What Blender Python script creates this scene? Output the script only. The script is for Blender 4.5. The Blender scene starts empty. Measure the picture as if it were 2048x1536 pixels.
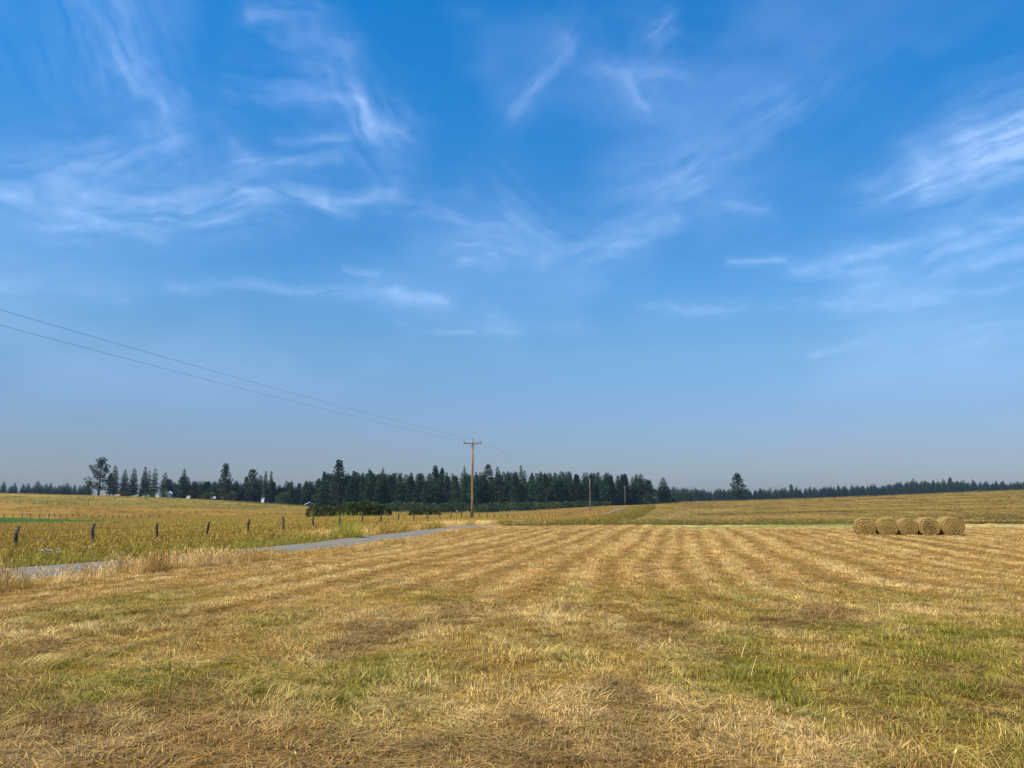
import bpy, bmesh, math, random
import numpy as np
from mathutils import Vector, Matrix, Euler

R = math.radians
sc = bpy.context.scene
COL = sc.collection

# ------------------------------------------------------------------ camera
EYE = 1.9
PITCH = 8.84
cam = bpy.data.cameras.new('camera')
cam_o = bpy.data.objects.new('camera', cam)
COL.objects.link(cam_o)
cam.sensor_width = 36.0
cam.lens = 27.0
cam.clip_start = 0.05
cam.clip_end = 200000
cam_o.location = (0, 0, EYE)
cam_o.rotation_euler = (R(90 + PITCH), 0, 0)
sc.camera = cam_o

# ------------------------------------------------------------------ sky, sun, exposure
SUN_EL = 52.0
SUN_AZ = -128.0           # degrees clockwise from the view direction (+Y): from behind on the left
sc.view_settings.view_transform = 'Standard'
sc.view_settings.look = 'None'
sc.view_settings.gamma = 1.0
sc.view_settings.exposure = 0.3
sc.cycles.max_bounces = 6
sc.cycles.diffuse_bounces = 2
sc.cycles.glossy_bounces = 1
sc.cycles.transmission_bounces = 4
sc.cycles.transparent_max_bounces = 6
sc.cycles.volume_bounces = 0
sc.cycles.use_denoising = True
sc.cycles.sample_clamp_indirect = 4.0

sun = bpy.data.lights.new('sun', 'SUN')
sun.energy = 5.0
sun.angle = R(0.6)
sun.color = (1.0, 0.92, 0.79)
sun_o = bpy.data.objects.new('sun', sun)
COL.objects.link(sun_o)
_d = Vector((math.sin(R(SUN_AZ)) * math.cos(R(SUN_EL)), math.cos(R(SUN_AZ)) * math.cos(R(SUN_EL)), math.sin(R(SUN_EL))))
sun_o.rotation_euler = (-_d).to_track_quat('-Z', 'Y').to_euler()
sun_o.location = _d * 60


def pix(u, v, Y):
    """point at ground distance Y that the photograph shows at (u, v)"""
    cu, cv = (u - 1024) / 1536, (768 - v) / 1536
    t = R(PITCH)
    y = math.cos(t) - math.sin(t) * cv
    z = math.sin(t) + math.cos(t) * cv
    return Vector((cu * Y / y, Y, EYE + z * Y / y))


def azel(u, v):
    p = pix(u, v, 1.0) - Vector((0, 0, EYE))
    return math.atan2(p.x, p.y), math.atan2(p.z, math.hypot(p.x, p.y))


# cirrus streaks: (u0, v0, u1, v1, width in px, strength)
CIRRUS = [
    (190, 0, 245, 130, 40, .42), (240, 130, 330, 210, 30, .25), (330, 205, 345, 270, 20, .5), (345, 275, 210, 325, 28, .33),
    (210, 325, 20, 345, 30, .28), (640, 150, 705, 195, 26, .35), (702, 185, 738, 255, 28, .85), (738, 252, 800, 278, 18, .35),
    (470, 175, 650, 200, 18, .22), (560, 282, 690, 276, 10, .35), (478, 325, 672, 320, 11, .4), (478, 290, 500, 330, 16, .25),
    (-60, 380, 130, 412, 20, .8), (130, 410, 500, 400, 26, .62), (140, 425, 330, 482, 10, .5), (320, 444, 472, 446, 12, .6),
    (480, 382, 640, 402, 16, .5), (640, 400, 775, 390, 18, .48), (615, 408, 700, 430, 7, .4), (770, 402, 1010, 440, 22, .3),
    (930, 502, 1045, 490, 15, .55), (1030, 430, 1090, 485, 36, .33), (1090, 505, 1250, 488, 20, .26), (1235, 482, 1340, 438, 20, .38),
    (1325, 375, 1420, 350, 42, .36), (1380, 335, 1540, 245, 48, .22), (1395, 402, 1535, 413, 8, .4), (1540, 240, 1650, 150, 30, .17),
    (1262, 160, 1292, 205, 16, .48), (1215, 140, 1310, 165, 38, .26), (1305, 70, 1335, 45, 16, .42), (1030, 225, 1135, 90, 18, .3),
    (1730, 390, 1870, 352, 18, .6), (1860, 354, 1965, 322, 20, 1.1), (1955, 324, 2150, 245, 26, 1.5), (1838, 315, 1862, 352, 16, .3),
    (1960, 305, 2060, 235, 32, .28), (1455, 521, 1565, 520, 5, .45), (1590, 537, 1765, 528, 18, .42), (1700, 520, 1910, 468, 10, .4),
    (1870, 528, 1955, 488, 13, .52), (1900, 470, 2120, 430, 16, .42), (1720, 562, 2100, 492, 14, .36), (1290, 618, 1700, 604, 13, .3),
    (1690, 612, 2120, 545, 13, .34), (1640, 705, 2120, 640, 22, .22), (790, 594, 895, 602, 10, .5), (350, 574, 790, 582, 11, .3),
    (685, 538, 745, 553, 5, .4), (800, 652, 1035, 668, 10, .38), (990, 625, 1022, 634, 10, .35), (1125, 655, 1160, 648, 14, .22),
    (-60, 560, 250, 604, 14, .34), (500, 24, 640, 16, 14, .34), (560, 60, 700, 110, 24, .2),
]


def build_world():
    w = bpy.data.worlds.new('World')
    sc.world = w
    w.use_nodes = True
    nt = w.node_tree
    N, L = nt.nodes, nt.links
    bg = N['Background']
    bg.inputs[1].default_value = 0.084

    def math_(op, a, b=None, clamp=False):
        n = N.new('ShaderNodeMath'); n.operation = op; n.use_clamp = clamp
        for i, k in enumerate((a, b)):
            if k is None: continue
            if isinstance(k, (int, float)): n.inputs[i].default_value = k
            else: L.new(k, n.inputs[i])
        return n.outputs[0]

    sky = N.new('ShaderNodeTexSky')
    sky.sky_type = 'NISHITA'; sky.sun_disc = False
    sky.sun_elevation = R(SUN_EL); sky.sun_rotation = R(SUN_AZ)
    sky.air_density = 1.0; sky.dust_density = 1.0; sky.ozone_density = 2.0
    tc = N.new('ShaderNodeTexCoord')
    sx = N.new('ShaderNodeSeparateXYZ'); L.new(tc.outputs['Generated'], sx.inputs[0])
    el = math_('ARCSINE', sx.outputs[2])
    # smoke-laden air: the clear blue deepens with elevation, greyer low down
    ramp = N.new('ShaderNodeValToRGB')
    L.new(math_('DIVIDE', el, R(90), True), ramp.inputs[0])
    stops = [(0, (.68, .76, .95)), (3.5, (.70, .76, 1.0)), (7, (.72, .92, 1.18)), (11, (.78, 1.13, 1.36)), (16, (.58, 1.22, 1.62)), (22, (.40, 1.24, 1.78)),
             (28, (.22, 1.26, 1.98)), (35, (.10, 1.27, 2.10)), (55, (.10, 1.30, 2.1)), (90, (.12, 1.3, 2.1))]
    cr = ramp.color_ramp
    while len(cr.elements) < len(stops): cr.elements.new(0.5)
    for e, (p, c) in zip(cr.elements, stops):
        e.position = p / 90; e.color = (c[0] / 2.2, c[1] / 2.2, c[2] / 2.2, 1)
    mul = N.new('ShaderNodeVectorMath'); mul.operation = 'MULTIPLY'
    L.new(sky.outputs[0], mul.inputs[0]); L.new(ramp.outputs[0], mul.inputs[1])
    mul2 = N.new('ShaderNodeVectorMath'); mul2.operation = 'SCALE'; mul2.inputs[3].default_value = 2.2
    L.new(mul.outputs[0], mul2.inputs[0])

    L.new(mul2.outputs[0], bg.inputs[0])


build_world()

# ------------------------------------------------------------------ small tools
random.seed(7)
rng = np.random.default_rng(7)


def hash2(ix, iy, seed):
    h = (ix.astype(np.int64) * 374761393 + iy.astype(np.int64) * 668265263 + seed * 974711) & 0xFFFFFFFF
    h = ((h ^ (h >> 13)) * 1274126177) & 0xFFFFFFFF
    return ((h ^ (h >> 16)) & 0xFFFF) / 65535.0


def vnoise(x, y, seed=0):
    x = np.asarray(x, float); y = np.asarray(y, float)
    ix, iy = np.floor(x), np.floor(y)
    fx, fy = x - ix, y - iy
    fx = fx * fx * (3 - 2 * fx); fy = fy * fy * (3 - 2 * fy)
    a = hash2(ix, iy, seed); b = hash2(ix + 1, iy, seed)
    c = hash2(ix, iy + 1, seed); d = hash2(ix + 1, iy + 1, seed)
    return (a * (1 - fx) + b * fx) * (1 - fy) + (c * (1 - fx) + d * fx) * fy


def fbm(x, y, seed=0, octv=3):
    s, a, t = 0, 1.0, 0
    for k in range(octv):
        s = s + a * vnoise(np.asarray(x) * 2 ** k, np.asarray(y) * 2 ** k, seed + 17 * k); t += a; a *= .5
    return s / t


def sstep(a, b, x):
    t = np.clip((np.asarray(x, float) - a) / (b - a), 0, 1)
    return t * t * (3 - 2 * t)


def tag(o, label=None, cat=None, group=None, kind=None):
    if label: o['label'] = label
    if cat: o['category'] = cat
    if group: o['group'] = group
    if kind: o['kind'] = kind
    return o


def empty(name, loc, rz=0.0):
    o = bpy.data.objects.new(name, None)
    o.location = loc; o.rotation_euler = (0, 0, rz); o.empty_display_size = .2
    COL.objects.link(o)
    return o


class MB:
    """collects polygons of one part"""
    def __init__(self): self.v = []; self.f = []; self.s = []
    def poly(self, pts, shade=None):
        n = len(self.v); self.v += [tuple(p) for p in pts]; self.f.append(tuple(range(n, n + len(pts))))
        self.s.append(random.random() if shade is None else shade)
    def box(self, c, s, rz=0.0):
        n = len(self.v); cx, cy, cz = c; ca, sa = math.cos(rz), math.sin(rz)
        for dz in (-1, 1):
            for dx, dy in ((-1, -1), (1, -1), (1, 1), (-1, 1)):
                x, y = dx * s[0] / 2, dy * s[1] / 2
                self.v.append((cx + x * ca - y * sa, cy + x * sa + y * ca, cz + dz * s[2] / 2))
        for f in ((0, 3, 2, 1), (4, 5, 6, 7), (0, 1, 5, 4), (1, 2, 6, 5), (2, 3, 7, 6), (3, 0, 4, 7)):
            self.f.append(tuple(n + k for k in f)); self.s.append(.5)
    def tube(self, pts, rad, n=8, cap=True, wob=0.0):
        pts = [Vector(p) for p in pts]; base = len(self.v); m = len(pts)
        for i, p in enumerate(pts):
            t = (pts[min(i + 1, m - 1)] - pts[max(i - 1, 0)]).normalized()
            a = t.orthogonal() if abs(t.z) < .95 else Vector((1, 0, 0))
            a = (a - t * a.dot(t)).normalized(); b = t.cross(a)
            r = rad[i] if isinstance(rad, (list, tuple)) else rad
            for k in range(n):
                th = 2 * math.pi * k / n
                rr = r * (1 + wob * (random.random() - .5))
                self.v.append(tuple(p + a * math.cos(th) * rr + b * math.sin(th) * rr))
        for i in range(m - 1):
            for k in range(n):
                self.f.append((base + i * n + k, base + i * n + (k + 1) % n, base + (i + 1) * n + (k + 1) % n, base + (i + 1) * n + k)); self.s.append(.5)
        if cap:
            self.f.append(tuple(base + k for k in range(n))[::-1]); self.s.append(.5)
            self.f.append(tuple(base + (m - 1) * n + k for k in range(n))); self.s.append(.5)
    def mesh(self, name, mat, smooth=False, shade=False):
        me = bpy.data.meshes.new(name)
        me.from_pydata(self.v, [], self.f)
        me.materials.append(mat)
        if smooth: me.polygons.foreach_set('use_smooth', [True] * len(me.polygons))
        if shade:
            a = me.attributes.new('shade', 'FLOAT', 'FACE'); a.data.foreach_set('value', self.s)
        me.update()
        return me
    def build(self, name, mat, parent=None, smooth=False, shade=False):
        o = bpy.data.objects.new(name, self.mesh(name, mat, smooth, shade))
        COL.objects.link(o)
        if parent is not None: o.parent = parent
        return o


# ------------------------------------------------------------------ cirrus: a thin ice-cloud sheet high above
def cirrus():
    ALT = 6000.0
    na, ne = 960, 430
    A = np.linspace(R(-62), R(62), na); Eg = R(5.2) + (R(52) - R(5.2)) * np.linspace(0, 1, ne) ** 1.12
    az, el = np.meshgrid(A, Eg)
    wx = (fbm(az * 9, el * 13, 201, 4) - .5); wy = (fbm(az * 9 + 40, el * 13, 203, 4) - .5)
    qx = az + wx * .022; qy = el + wy * .013
    wx2 = (fbm(az * 34, el * 44, 205, 3) - .5); wy2 = (fbm(az * 34 + 9, el * 44, 207, 3) - .5)
    qx = qx + wx2 * .012; qy = qy + wy2 * .008
    den = np.zeros_like(az)
    fib2_ = fbm(az * 70, el * 90, 215, 3)
    for i, (u0, v0, u1, v1, wd, st) in enumerate(CIRRUS):
        a, b = np.array(azel(u0, v0)), np.array(azel(u1, v1))
        ab = b - a; ln = np.hypot(*ab); d = ab / ln
        w = wd / 1536 * 1.05
        mg = w * 4.5
        sel = (qx > min(a[0], b[0]) - mg) & (qx < max(a[0], b[0]) + mg) & (qy > min(a[1], b[1]) - mg) & (qy < max(a[1], b[1]) + mg)
        X_, Y_ = qx[sel] - a[0], qy[sel] - a[1]
        al = (X_ * d[0] + Y_ * d[1]) / ln
        t = np.clip(al, 0, 1)
        d2 = (X_ - t * ab[0]) ** 2 + (Y_ - t * ab[1]) ** 2
        ac = -X_ * d[1] + Y_ * d[0]
        w_ = w * (.55 + .9 * vnoise(al * ln * 18, 0 * al + i, 211))
        core = .75 * np.exp(-d2 / (w_ * w_ * .8)) + .40 * np.exp(-d2 / (w_ * w_ * 6))
        fib = fbm(al * ln * 13 + i * 7, ac * 95 + 3 * vnoise(al * ln * 9, ac * 20, 231 + i), 213 + i, 4)
        den[sel] += st * core * (.25 + 1.0 * sstep(.28, .75, fib)) * (.6 + .7 * fib2_[sel])
    # broad thin veils, everywhere
    veil = sstep(.42, .74, fbm(qx * 4.2 + 3, qy * 7 + 1, 221, 4)) * (.55 + .5 * fbm(qx * 10 + qy * 5, qy * 44 - qx * 8, 223, 3))
    den = den * .29 + veil * .085
    den = den * sstep(R(5.4), R(9), el) * (1 - sstep(R(46), R(52), el)) * (1 - sstep(R(55), R(62), np.abs(az)))
    den = .62 * (1 - np.exp(-den * 1.35))
    r = ALT / np.tan(el)
    X, Y, Z = np.sin(az) * r, np.cos(az) * r, np.full_like(az, ALT)
    idx = np.arange(na * ne).reshape(ne, na)
    q = np.stack([idx[:-1, :-1], idx[:-1, 1:], idx[1:, 1:], idx[1:, :-1]], -1).reshape(-1, 4)
    q = q[den.ravel()[q].max(1) > .004]
    used = np.unique(q); remap = np.zeros(na * ne, np.int64); remap[used] = np.arange(len(used)); q = remap[q]
    vs = np.stack([X.ravel(), Y.ravel(), Z.ravel()], 1)[used]
    me = bpy.data.meshes.new('cirrus_clouds')
    me.vertices.add(len(vs)); me.vertices.foreach_set('co', vs.ravel().astype(np.float32))
    me.loops.add(q.size); me.loops.foreach_set('vertex_index', q.ravel().astype(np.int32))
    me.polygons.add(len(q)); me.polygons.foreach_set('loop_start', np.arange(0, q.size, 4, dtype=np.int32))
    me.update(calc_edges=True)
    at = me.attributes.new('ice', 'FLOAT', 'POINT'); at.data.foreach_set('value', den.ravel()[used].astype(np.float32))
    m = bpy.data.materials.new('ice_cloud'); m.use_nodes = True; nt = m.node_tree
    for n in list(nt.nodes):
        if n.type != 'OUTPUT_MATERIAL': nt.nodes.remove(n)
    a = nt.nodes.new('ShaderNodeAttribute'); a.attribute_name = 'ice'
    tr = nt.nodes.new('ShaderNodeBsdfTransparent'); tl = nt.nodes.new('ShaderNodeBsdfTranslucent'); tl.inputs[0].default_value = (.66, .72, .86, 1)
    mx = nt.nodes.new('ShaderNodeMixShader')
    nt.links.new(a.outputs['Fac'], mx.inputs[0]); nt.links.new(tr.outputs[0], mx.inputs[1]); nt.links.new(tl.outputs[0], mx.inputs[2])
    nt.links.new(mx.outputs[0], nt.nodes['Material Output'].inputs[0])
    me.materials.append(m)
    o = bpy.data.objects.new('cirrus_clouds', me); COL.objects.link(o)
    tag(o, 'thin white cirrus wisps spread across the blue sky', 'clouds', kind='stuff')


cirrus()

# ------------------------------------------------------------------ materials
def new_mat(name):
    m = bpy.data.materials.new(name); m.use_nodes = True
    nt = m.node_tree
    for n in list(nt.nodes):
        if n.type != 'OUTPUT_MATERIAL' and n.type != 'BSDF_PRINCIPLED': nt.nodes.remove(n)
    b = nt.nodes['Principled BSDF']
    b.inputs['Roughness'].default_value = .85
    b.inputs['Specular IOR Level'].default_value = .2
    return m, nt, b


def mat_noise(name, c1, c2, scale=6.0, stretch=(1, 1, 1), rough=.85, bump=0.0, detail=5, spec=.2, coord='Object', lo=.35, hi=.65):
    m, nt, b = new_mat(name)
    N, L = nt.nodes, nt.links
    tc = N.new('ShaderNodeTexCoord'); mp = N.new('ShaderNodeMapping'); mp.inputs['Scale'].default_value = stretch
    L.new(tc.outputs[coord], mp.inputs[0])
    n = N.new('ShaderNodeTexNoise'); n.inputs['Scale'].default_value = scale; n.inputs['Detail'].default_value = detail
    L.new(mp.outputs[0], n.inputs['Vector'])
    r = N.new('ShaderNodeValToRGB'); r.color_ramp.elements[0].position = lo; r.color_ramp.elements[1].position = hi
    r.color_ramp.elements[0].color = (*c1, 1); r.color_ramp.elements[1].color = (*c2, 1)
    L.new(n.outputs['Fac'], r.inputs[0]); L.new(r.outputs[0], b.inputs['Base Color'])
    b.inputs['Roughness'].default_value = rough; b.inputs['Specular IOR Level'].default_value = spec
    if bump:
        bp = N.new('ShaderNodeBump'); bp.inputs['Strength'].default_value = bump; bp.inputs['Distance'].default_value = .02
        L.new(n.outputs['Fac'], bp.inputs['Height']); L.new(bp.outputs[0], b.inputs['Normal'])
    return m


def mat_foliage(name, c1, c2, transl=.25, objvar=.35):
    """leaves: colour varies leaf by leaf and plant by plant"""
    m, nt, b = new_mat(name)
    N, L = nt.nodes, nt.links
    at = N.new('ShaderNodeAttribute'); at.attribute_name = 'shade'
    r = N.new('ShaderNodeMix'); r.data_type = 'RGBA'
    r.inputs[6].default_value = (*c1, 1); r.inputs[7].default_value = (*c2, 1)
    L.new(at.outputs['Fac'], r.inputs[0])
    oi = N.new('ShaderNodeObjectInfo')
    mr = N.new('ShaderNodeMapRange'); mr.inputs[3].default_value = 1 - objvar; mr.inputs[4].default_value = 1 + objvar
    L.new(oi.outputs['Random'], mr.inputs[0])
    sc_ = N.new('ShaderNodeVectorMath'); sc_.operation = 'SCALE'
    L.new(r.outputs[2], sc_.inputs[0]); L.new(mr.outputs[0], sc_.inputs[3])
    L.new(sc_.outputs[0], b.inputs['Base Color'])
    b.inputs['Roughness'].default_value = .7; b.inputs['Specular IOR Level'].default_value = .15
    tr = N.new('ShaderNodeBsdfTranslucent'); L.new(sc_.outputs[0], tr.inputs[0])
    ms = N.new('ShaderNodeMixShader'); ms.inputs[0].default_value = transl
    L.new(b.outputs[0], ms.inputs[1]); L.new(tr.outputs[0], ms.inputs[2])
    L.new(ms.outputs[0], nt.nodes['Material Output'].inputs[0])
    return m


def mat_blade():
    m, nt, b = new_mat('grass_blade')
    N, L = nt.nodes, nt.links
    ti = N.new('ShaderNodeAttribute'); ti.attribute_type = 'INSTANCER'; ti.attribute_name = 'tint'
    sh = N.new('ShaderNodeAttribute'); sh.attribute_name = 'shade'
    mr = N.new('ShaderNodeMapRange'); mr.inputs[3].default_value = .3; mr.inputs[4].default_value = 1.7
    L.new(sh.outputs['Fac'], mr.inputs[0])
    s = N.new('ShaderNodeVectorMath'); s.operation = 'SCALE'
    L.new(ti.outputs['Color'], s.inputs[0]); L.new(mr.outputs[0], s.inputs[3])
    L.new(s.outputs[0], b.inputs['Base Color'])
    b.inputs['Roughness'].default_value = .6; b.inputs['Specular IOR Level'].default_value = .25
    tr = N.new('ShaderNodeBsdfTranslucent'); L.new(s.outputs[0], tr.inputs[0])
    ms = N.new('ShaderNodeMixShader'); ms.inputs[0].default_value = .18
    L.new(b.outputs[0], ms.inputs[1]); L.new(tr.outputs[0], ms.inputs[2])
    L.new(ms.outputs[0], nt.nodes['Material Output'].inputs[0])
    return m


def mat_ground():
    m, nt, b = new_mat('field_soil')
    N, L = nt.nodes, nt.links
    at = N.new('ShaderNodeAttribute'); at.attribute_name = 'tint'
    geo = N.new('ShaderNodeNewGeometry')
    def ns(scale, stretch, detail):
        mp = N.new('ShaderNodeMapping'); mp.inputs['Scale'].default_value = stretch
        L.new(geo.outputs['Position'], mp.inputs[0])
        n = N.new('ShaderNodeTexNoise'); n.inputs['Scale'].default_value = scale; n.inputs['Detail'].default_value = detail
        n.inputs['Roughness'].default_value = .65
        L.new(mp.outputs[0], n.inputs['Vector']); return n.outputs['Fac']
    a = ns(9, (1, 1, 1), 4); c = ns(.22, (.18, 1, 1), 5); e = ns(1.1, (1, 1, 1), 4)
    def mr(x, lo, hi):
        n = N.new('ShaderNodeMapRange'); n.inputs[1].default_value = .3; n.inputs[2].default_value = .7
        n.inputs[3].default_value = lo; n.inputs[4].default_value = hi; L.new(x, n.inputs[0]); return n.outputs[0]
    def mm(x, y):
        n = N.new('ShaderNodeMath'); n.operation = 'MULTIPLY'; L.new(x, n.inputs[0]); L.new(y, n.inputs[1]); return n.outputs[0]
    k = mm(mm(mr(a, .75, 1.25), mr(c, .72, 1.3)), mr(e, .8, 1.2))
    s = N.new('ShaderNodeVectorMath'); s.operation = 'SCALE'
    L.new(at.outputs['Color'], s.inputs[0]); L.new(k, s.inputs[3]); L.new(s.outputs[0], b.inputs['Base Color'])
    bp = N.new('ShaderNodeBump'); bp.inputs['Strength'].default_value = .6; bp.inputs['Distance'].default_value = .08
    L.new(e, bp.inputs['Height']); L.new(bp.outputs[0], b.inputs['Normal'])
    b.inputs['Roughness'].default_value = .95; b.inputs['Specular IOR Level'].default_value = .05
    return m


M = {}
M['blade'] = mat_blade()
M['ground'] = mat_ground()
M['conifer'] = mat_foliage('conifer_needles', (.011, .030, .011), (.040, .078, .026), .12, .4)
M['pine'] = mat_foliage('pine_needles', (.014, .032, .013), (.048, .080, .028), .12, .25)
M['bush'] = mat_foliage('bush_leaves', (.036, .052, .012), (.125, .150, .036), .28, .2)
M['shrub'] = mat_foliage('shrub_leaves', (.030, .050, .016), (.085, .115, .040), .25, .3)
M['willow'] = mat_foliage('light_leaves', (.05, .085, .03), (.11, .15, .055), .25, .2)
M['reed'] = mat_foliage('tall_grass_leaves', (.30, .30, .03), (.66, .56, .09), .4, .05)
M['bark'] = mat_noise('bark', (.045, .032, .022), (.11, .08, .055), 3, (1, 1, .2), bump=.5)
M['post'] = mat_noise('weathered_post', (.05, .038, .026), (.15, .115, .08), 5, (2, 2, .3), bump=.6)
M['pole'] = mat_noise('pole_wood', (.20, .105, .05), (.36, .215, .115), 1.6, (3, 3, .12), bump=.3)
M['pole_grey'] = mat_noise('grey_pole_wood', (.17, .14, .11), (.29, .25, .20), 1.6, (3, 3, .12), bump=.3)
M['arm'] = mat_noise('crossarm_wood', (.10, .085, .07), (.20, .17, .14), 2, (1, 4, 4), bump=.3)
M['ceramic'] = mat_noise('insulator_glaze', (.07, .08, .09), (.12, .13, .14), 5, rough=.25, spec=.5)
M['steel'] = mat_noise('wire_steel', (.09, .08, .075), (.17, .15, .14), 8, rough=.5, spec=.4)
M['tpost'] = mat_noise('green_steel_post', (.05, .07, .05), (.10, .09, .06), 8)
M['white'] = mat_noise('white_paint', (.72, .73, .72), (.84, .84, .82), 2.0)
M['pale'] = mat_noise('pale_green_siding', (.50, .58, .54), (.62, .69, .65), 2.0)
M['dark'] = mat_noise('dark_opening', (.02, .02, .025), (.05, .05, .055), 3)
M['tan'] = mat_noise('tan_siding', (.32, .26, .20), (.42, .35, .28), 2)
M['rust'] = mat_noise('rusty_metal', (.32, .14, .07), (.48, .25, .14), 3)
M['roof'] = mat_noise('brown_shingle_roof', (.24, .17, .15), (.34, .25, .22), 3)
M['rock'] = mat_noise('pale_rock', (.42, .37, .31), (.62, .56, .48), 4, bump=.6)
M['petal'] = mat_noise('white_petal', (.70, .70, .66), (.85, .85, .80), 20)
M['stem'] = mat_noise('green_stem', (.10, .13, .03), (.18, .20, .05), 20)

# ------------------------------------------------------------------ terrain
SL = 0.215                       # the road, fence, poles and mown rows all run along x = s + SL*y
ROAD_S, FENCE_S = -18.6, -27.4
YS = np.array([20, 33, 60, 72, 100, 140, 200, 280, 360, 420, 600, 900, 2600], float)
TAB = {
    -300: [0, -.25, -.9, -1.2, -1.8, -2.2, -2.0, 2.5, 7.6, 8.4, 8.4, 9, 9],
    0:    [0, -.25, -.8, -1.1, -1.6, -2.1, -1.9, 2.0, 6.8, 7.5, 7.5, 8, 9],
    300:  [0, -.25, -.6, -.8, -1.3, -1.9, -1.8, 0.5, 4.4, 5.6, 6.0, 7, 9],
    512:  [0, -.25, -.4, -.5, -.9, -1.4, -1.6, -.3, 2.0, 3.0, 3.5, 5, 9],
    700:  [0, -.2, -.3, -.3, -.5, -1.1, -1.7, -1.5, -.7, 0, 1, 3, 9],
    943:  [0, -.12, -.2, -.2, -.35, -1.3, -1.9, -2.2, -2.1, -1.5, 0, 3, 9],
    1060: [0, 0, -.05, -.12, -.9, -1.55, -2.0, -1.7, -1.2, -.6, 1, 3, 9],
    1180: [0, 0, 0, 0, -.8, -1.65, -1.4, -.1, .3, .5, 1.4, 3, 9],
    1260: [0, 0, 0, 0, -.5, -1.25, -.8, .75, 1.0, 1.0, 1.6, 3, 9],
    1330: [0, 0, 0, 0, -.5, -1.0, -.7, .7, 1.6, 1.8, 2, 4, 9],
    1420: [0, 0, 0, 0, -.6, -.9, -.7, .5, 2.2, 2.9, 2.4, 5, 9],
    1600: [0, 0, 0, 0, -.6, -.7, -.2, 1.6, 3.6, 4.4, 3.6, 6, 10],
    1800: [0, 0, 0, 0, -.6, -.5, .4, 2.8, 5.2, 6.3, 6.0, 9, 14],
    2048: [0, 0, 0, 0, -.6, -.3, .9, 3.8, 7.2, 9.3, 9.4, 14, 20],
    2500: [0, 0, 0, 0, -.5, 0, 1.6, 5.2, 9, 12, 12.5, 18, 24],
}
UA = np.array([(u - 1024) / 1536 / 1.012 for u in TAB])
ZT = np.array([TAB[u] for u in TAB])
# finer, smoothed table
_yf = np.concatenate([np.arange(20, 130, 2.5), np.arange(130, 500, 8), np.geomspace(500, 2600, 30)])
_af = np.linspace(UA[0], UA[-1], 140)
_z1 = np.array([np.interp(_yf, YS, row) for row in ZT])
_zf = np.array([np.interp(_af, UA, _z1[:, j]) for j in range(len(_yf))]).T
for _ in range(10):
    p = np.pad(_zf, 1, mode='edge')
    _zf = (p[:-2, 1:-1] + p[2:, 1:-1] + p[1:-1, :-2] + p[1:-1, 2:] + 2 * p[1:-1, 1:-1]) / 6


def H0(x, y):
    x = np.asarray(x, float); y = np.asarray(y, float)
    yc = np.clip(y, 20, 2599.0)
    a = np.clip(x / np.maximum(yc, 20), _af[0], _af[-1] - 1e-6)
    i = np.clip(np.searchsorted(_yf, yc) - 1, 0, len(_yf) - 2)
    fy = np.clip((yc - _yf[i]) / (_yf[i + 1] - _yf[i]), 0, 1)
    fa = (a - _af[0]) / (_af[1] - _af[0]); j = np.clip(fa.astype(int), 0, len(_af) - 2); fa = fa - j
    z = (_zf[j, i] * (1 - fa) + _zf[j + 1, i] * fa) * (1 - fy) + (_zf[j, i + 1] * (1 - fa) + _zf[j + 1, i + 1] * fa) * fy
    z = z + (fbm(x * .35, y * .35, 3) - .5) * .07 + (fbm(x / 22, y / 22, 5) - .5) * .25 * sstep(15, 60, np.hypot(x, y))
    # near field: faint swath ridges
    s = x - SL * y
    z = z + .03 * np.sin(s * 2 * np.pi / 1.9) * sstep(12, 22, y) * (1 - sstep(62, 72, y)) * sstep(-15, -13, s)
    return z


S0, DT = 30.0, 0.0205
_ty = np.arange(-math.asinh(420 / S0), math.asinh(2500 / S0), DT)
_tx = np.arange(-math.asinh(2500 / S0), math.asinh(2500 / S0), DT)
GX, GY = S0 * np.sinh(_tx), S0 * np.sinh(_ty)
_X, _Y = np.meshgrid(GX, GY)
GZ = H0(_X, _Y)


def Hg(x, y):
    """height of the built ground sheet"""
    x = np.asarray(x, float); y = np.asarray(y, float)
    i = np.clip(np.searchsorted(GX, x) - 1, 0, len(GX) - 2); j = np.clip(np.searchsorted(GY, y) - 1, 0, len(GY) - 2)
    fx = (x - GX[i]) / (GX[i + 1] - GX[i]); fy = (y - GY[j]) / (GY[j + 1] - GY[j])
    return (GZ[j, i] * (1 - fx) + GZ[j, i + 1] * fx) * (1 - fy) + (GZ[j + 1, i] * (1 - fx) + GZ[j + 1, i + 1] * fx) * fy


def hz(x, y): return float(Hg(x, y))


def lerp(a, b, t):
    t = np.asarray(t)[..., None]
    return np.asarray(a) * (1 - t) + np.asarray(b) * t


STRAW = np.array((.67, .375, .108)); PALE = np.array((.84, .57, .22)); BROWN = np.array((.375, .205, .046))
GREEN = np.array((.19, .20, .018)); OLIVE = np.array((.38, .29, .034)); GOLD = np.array((.44, .285, .052)); LUSH = np.array((.07, .16, .02))


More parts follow.
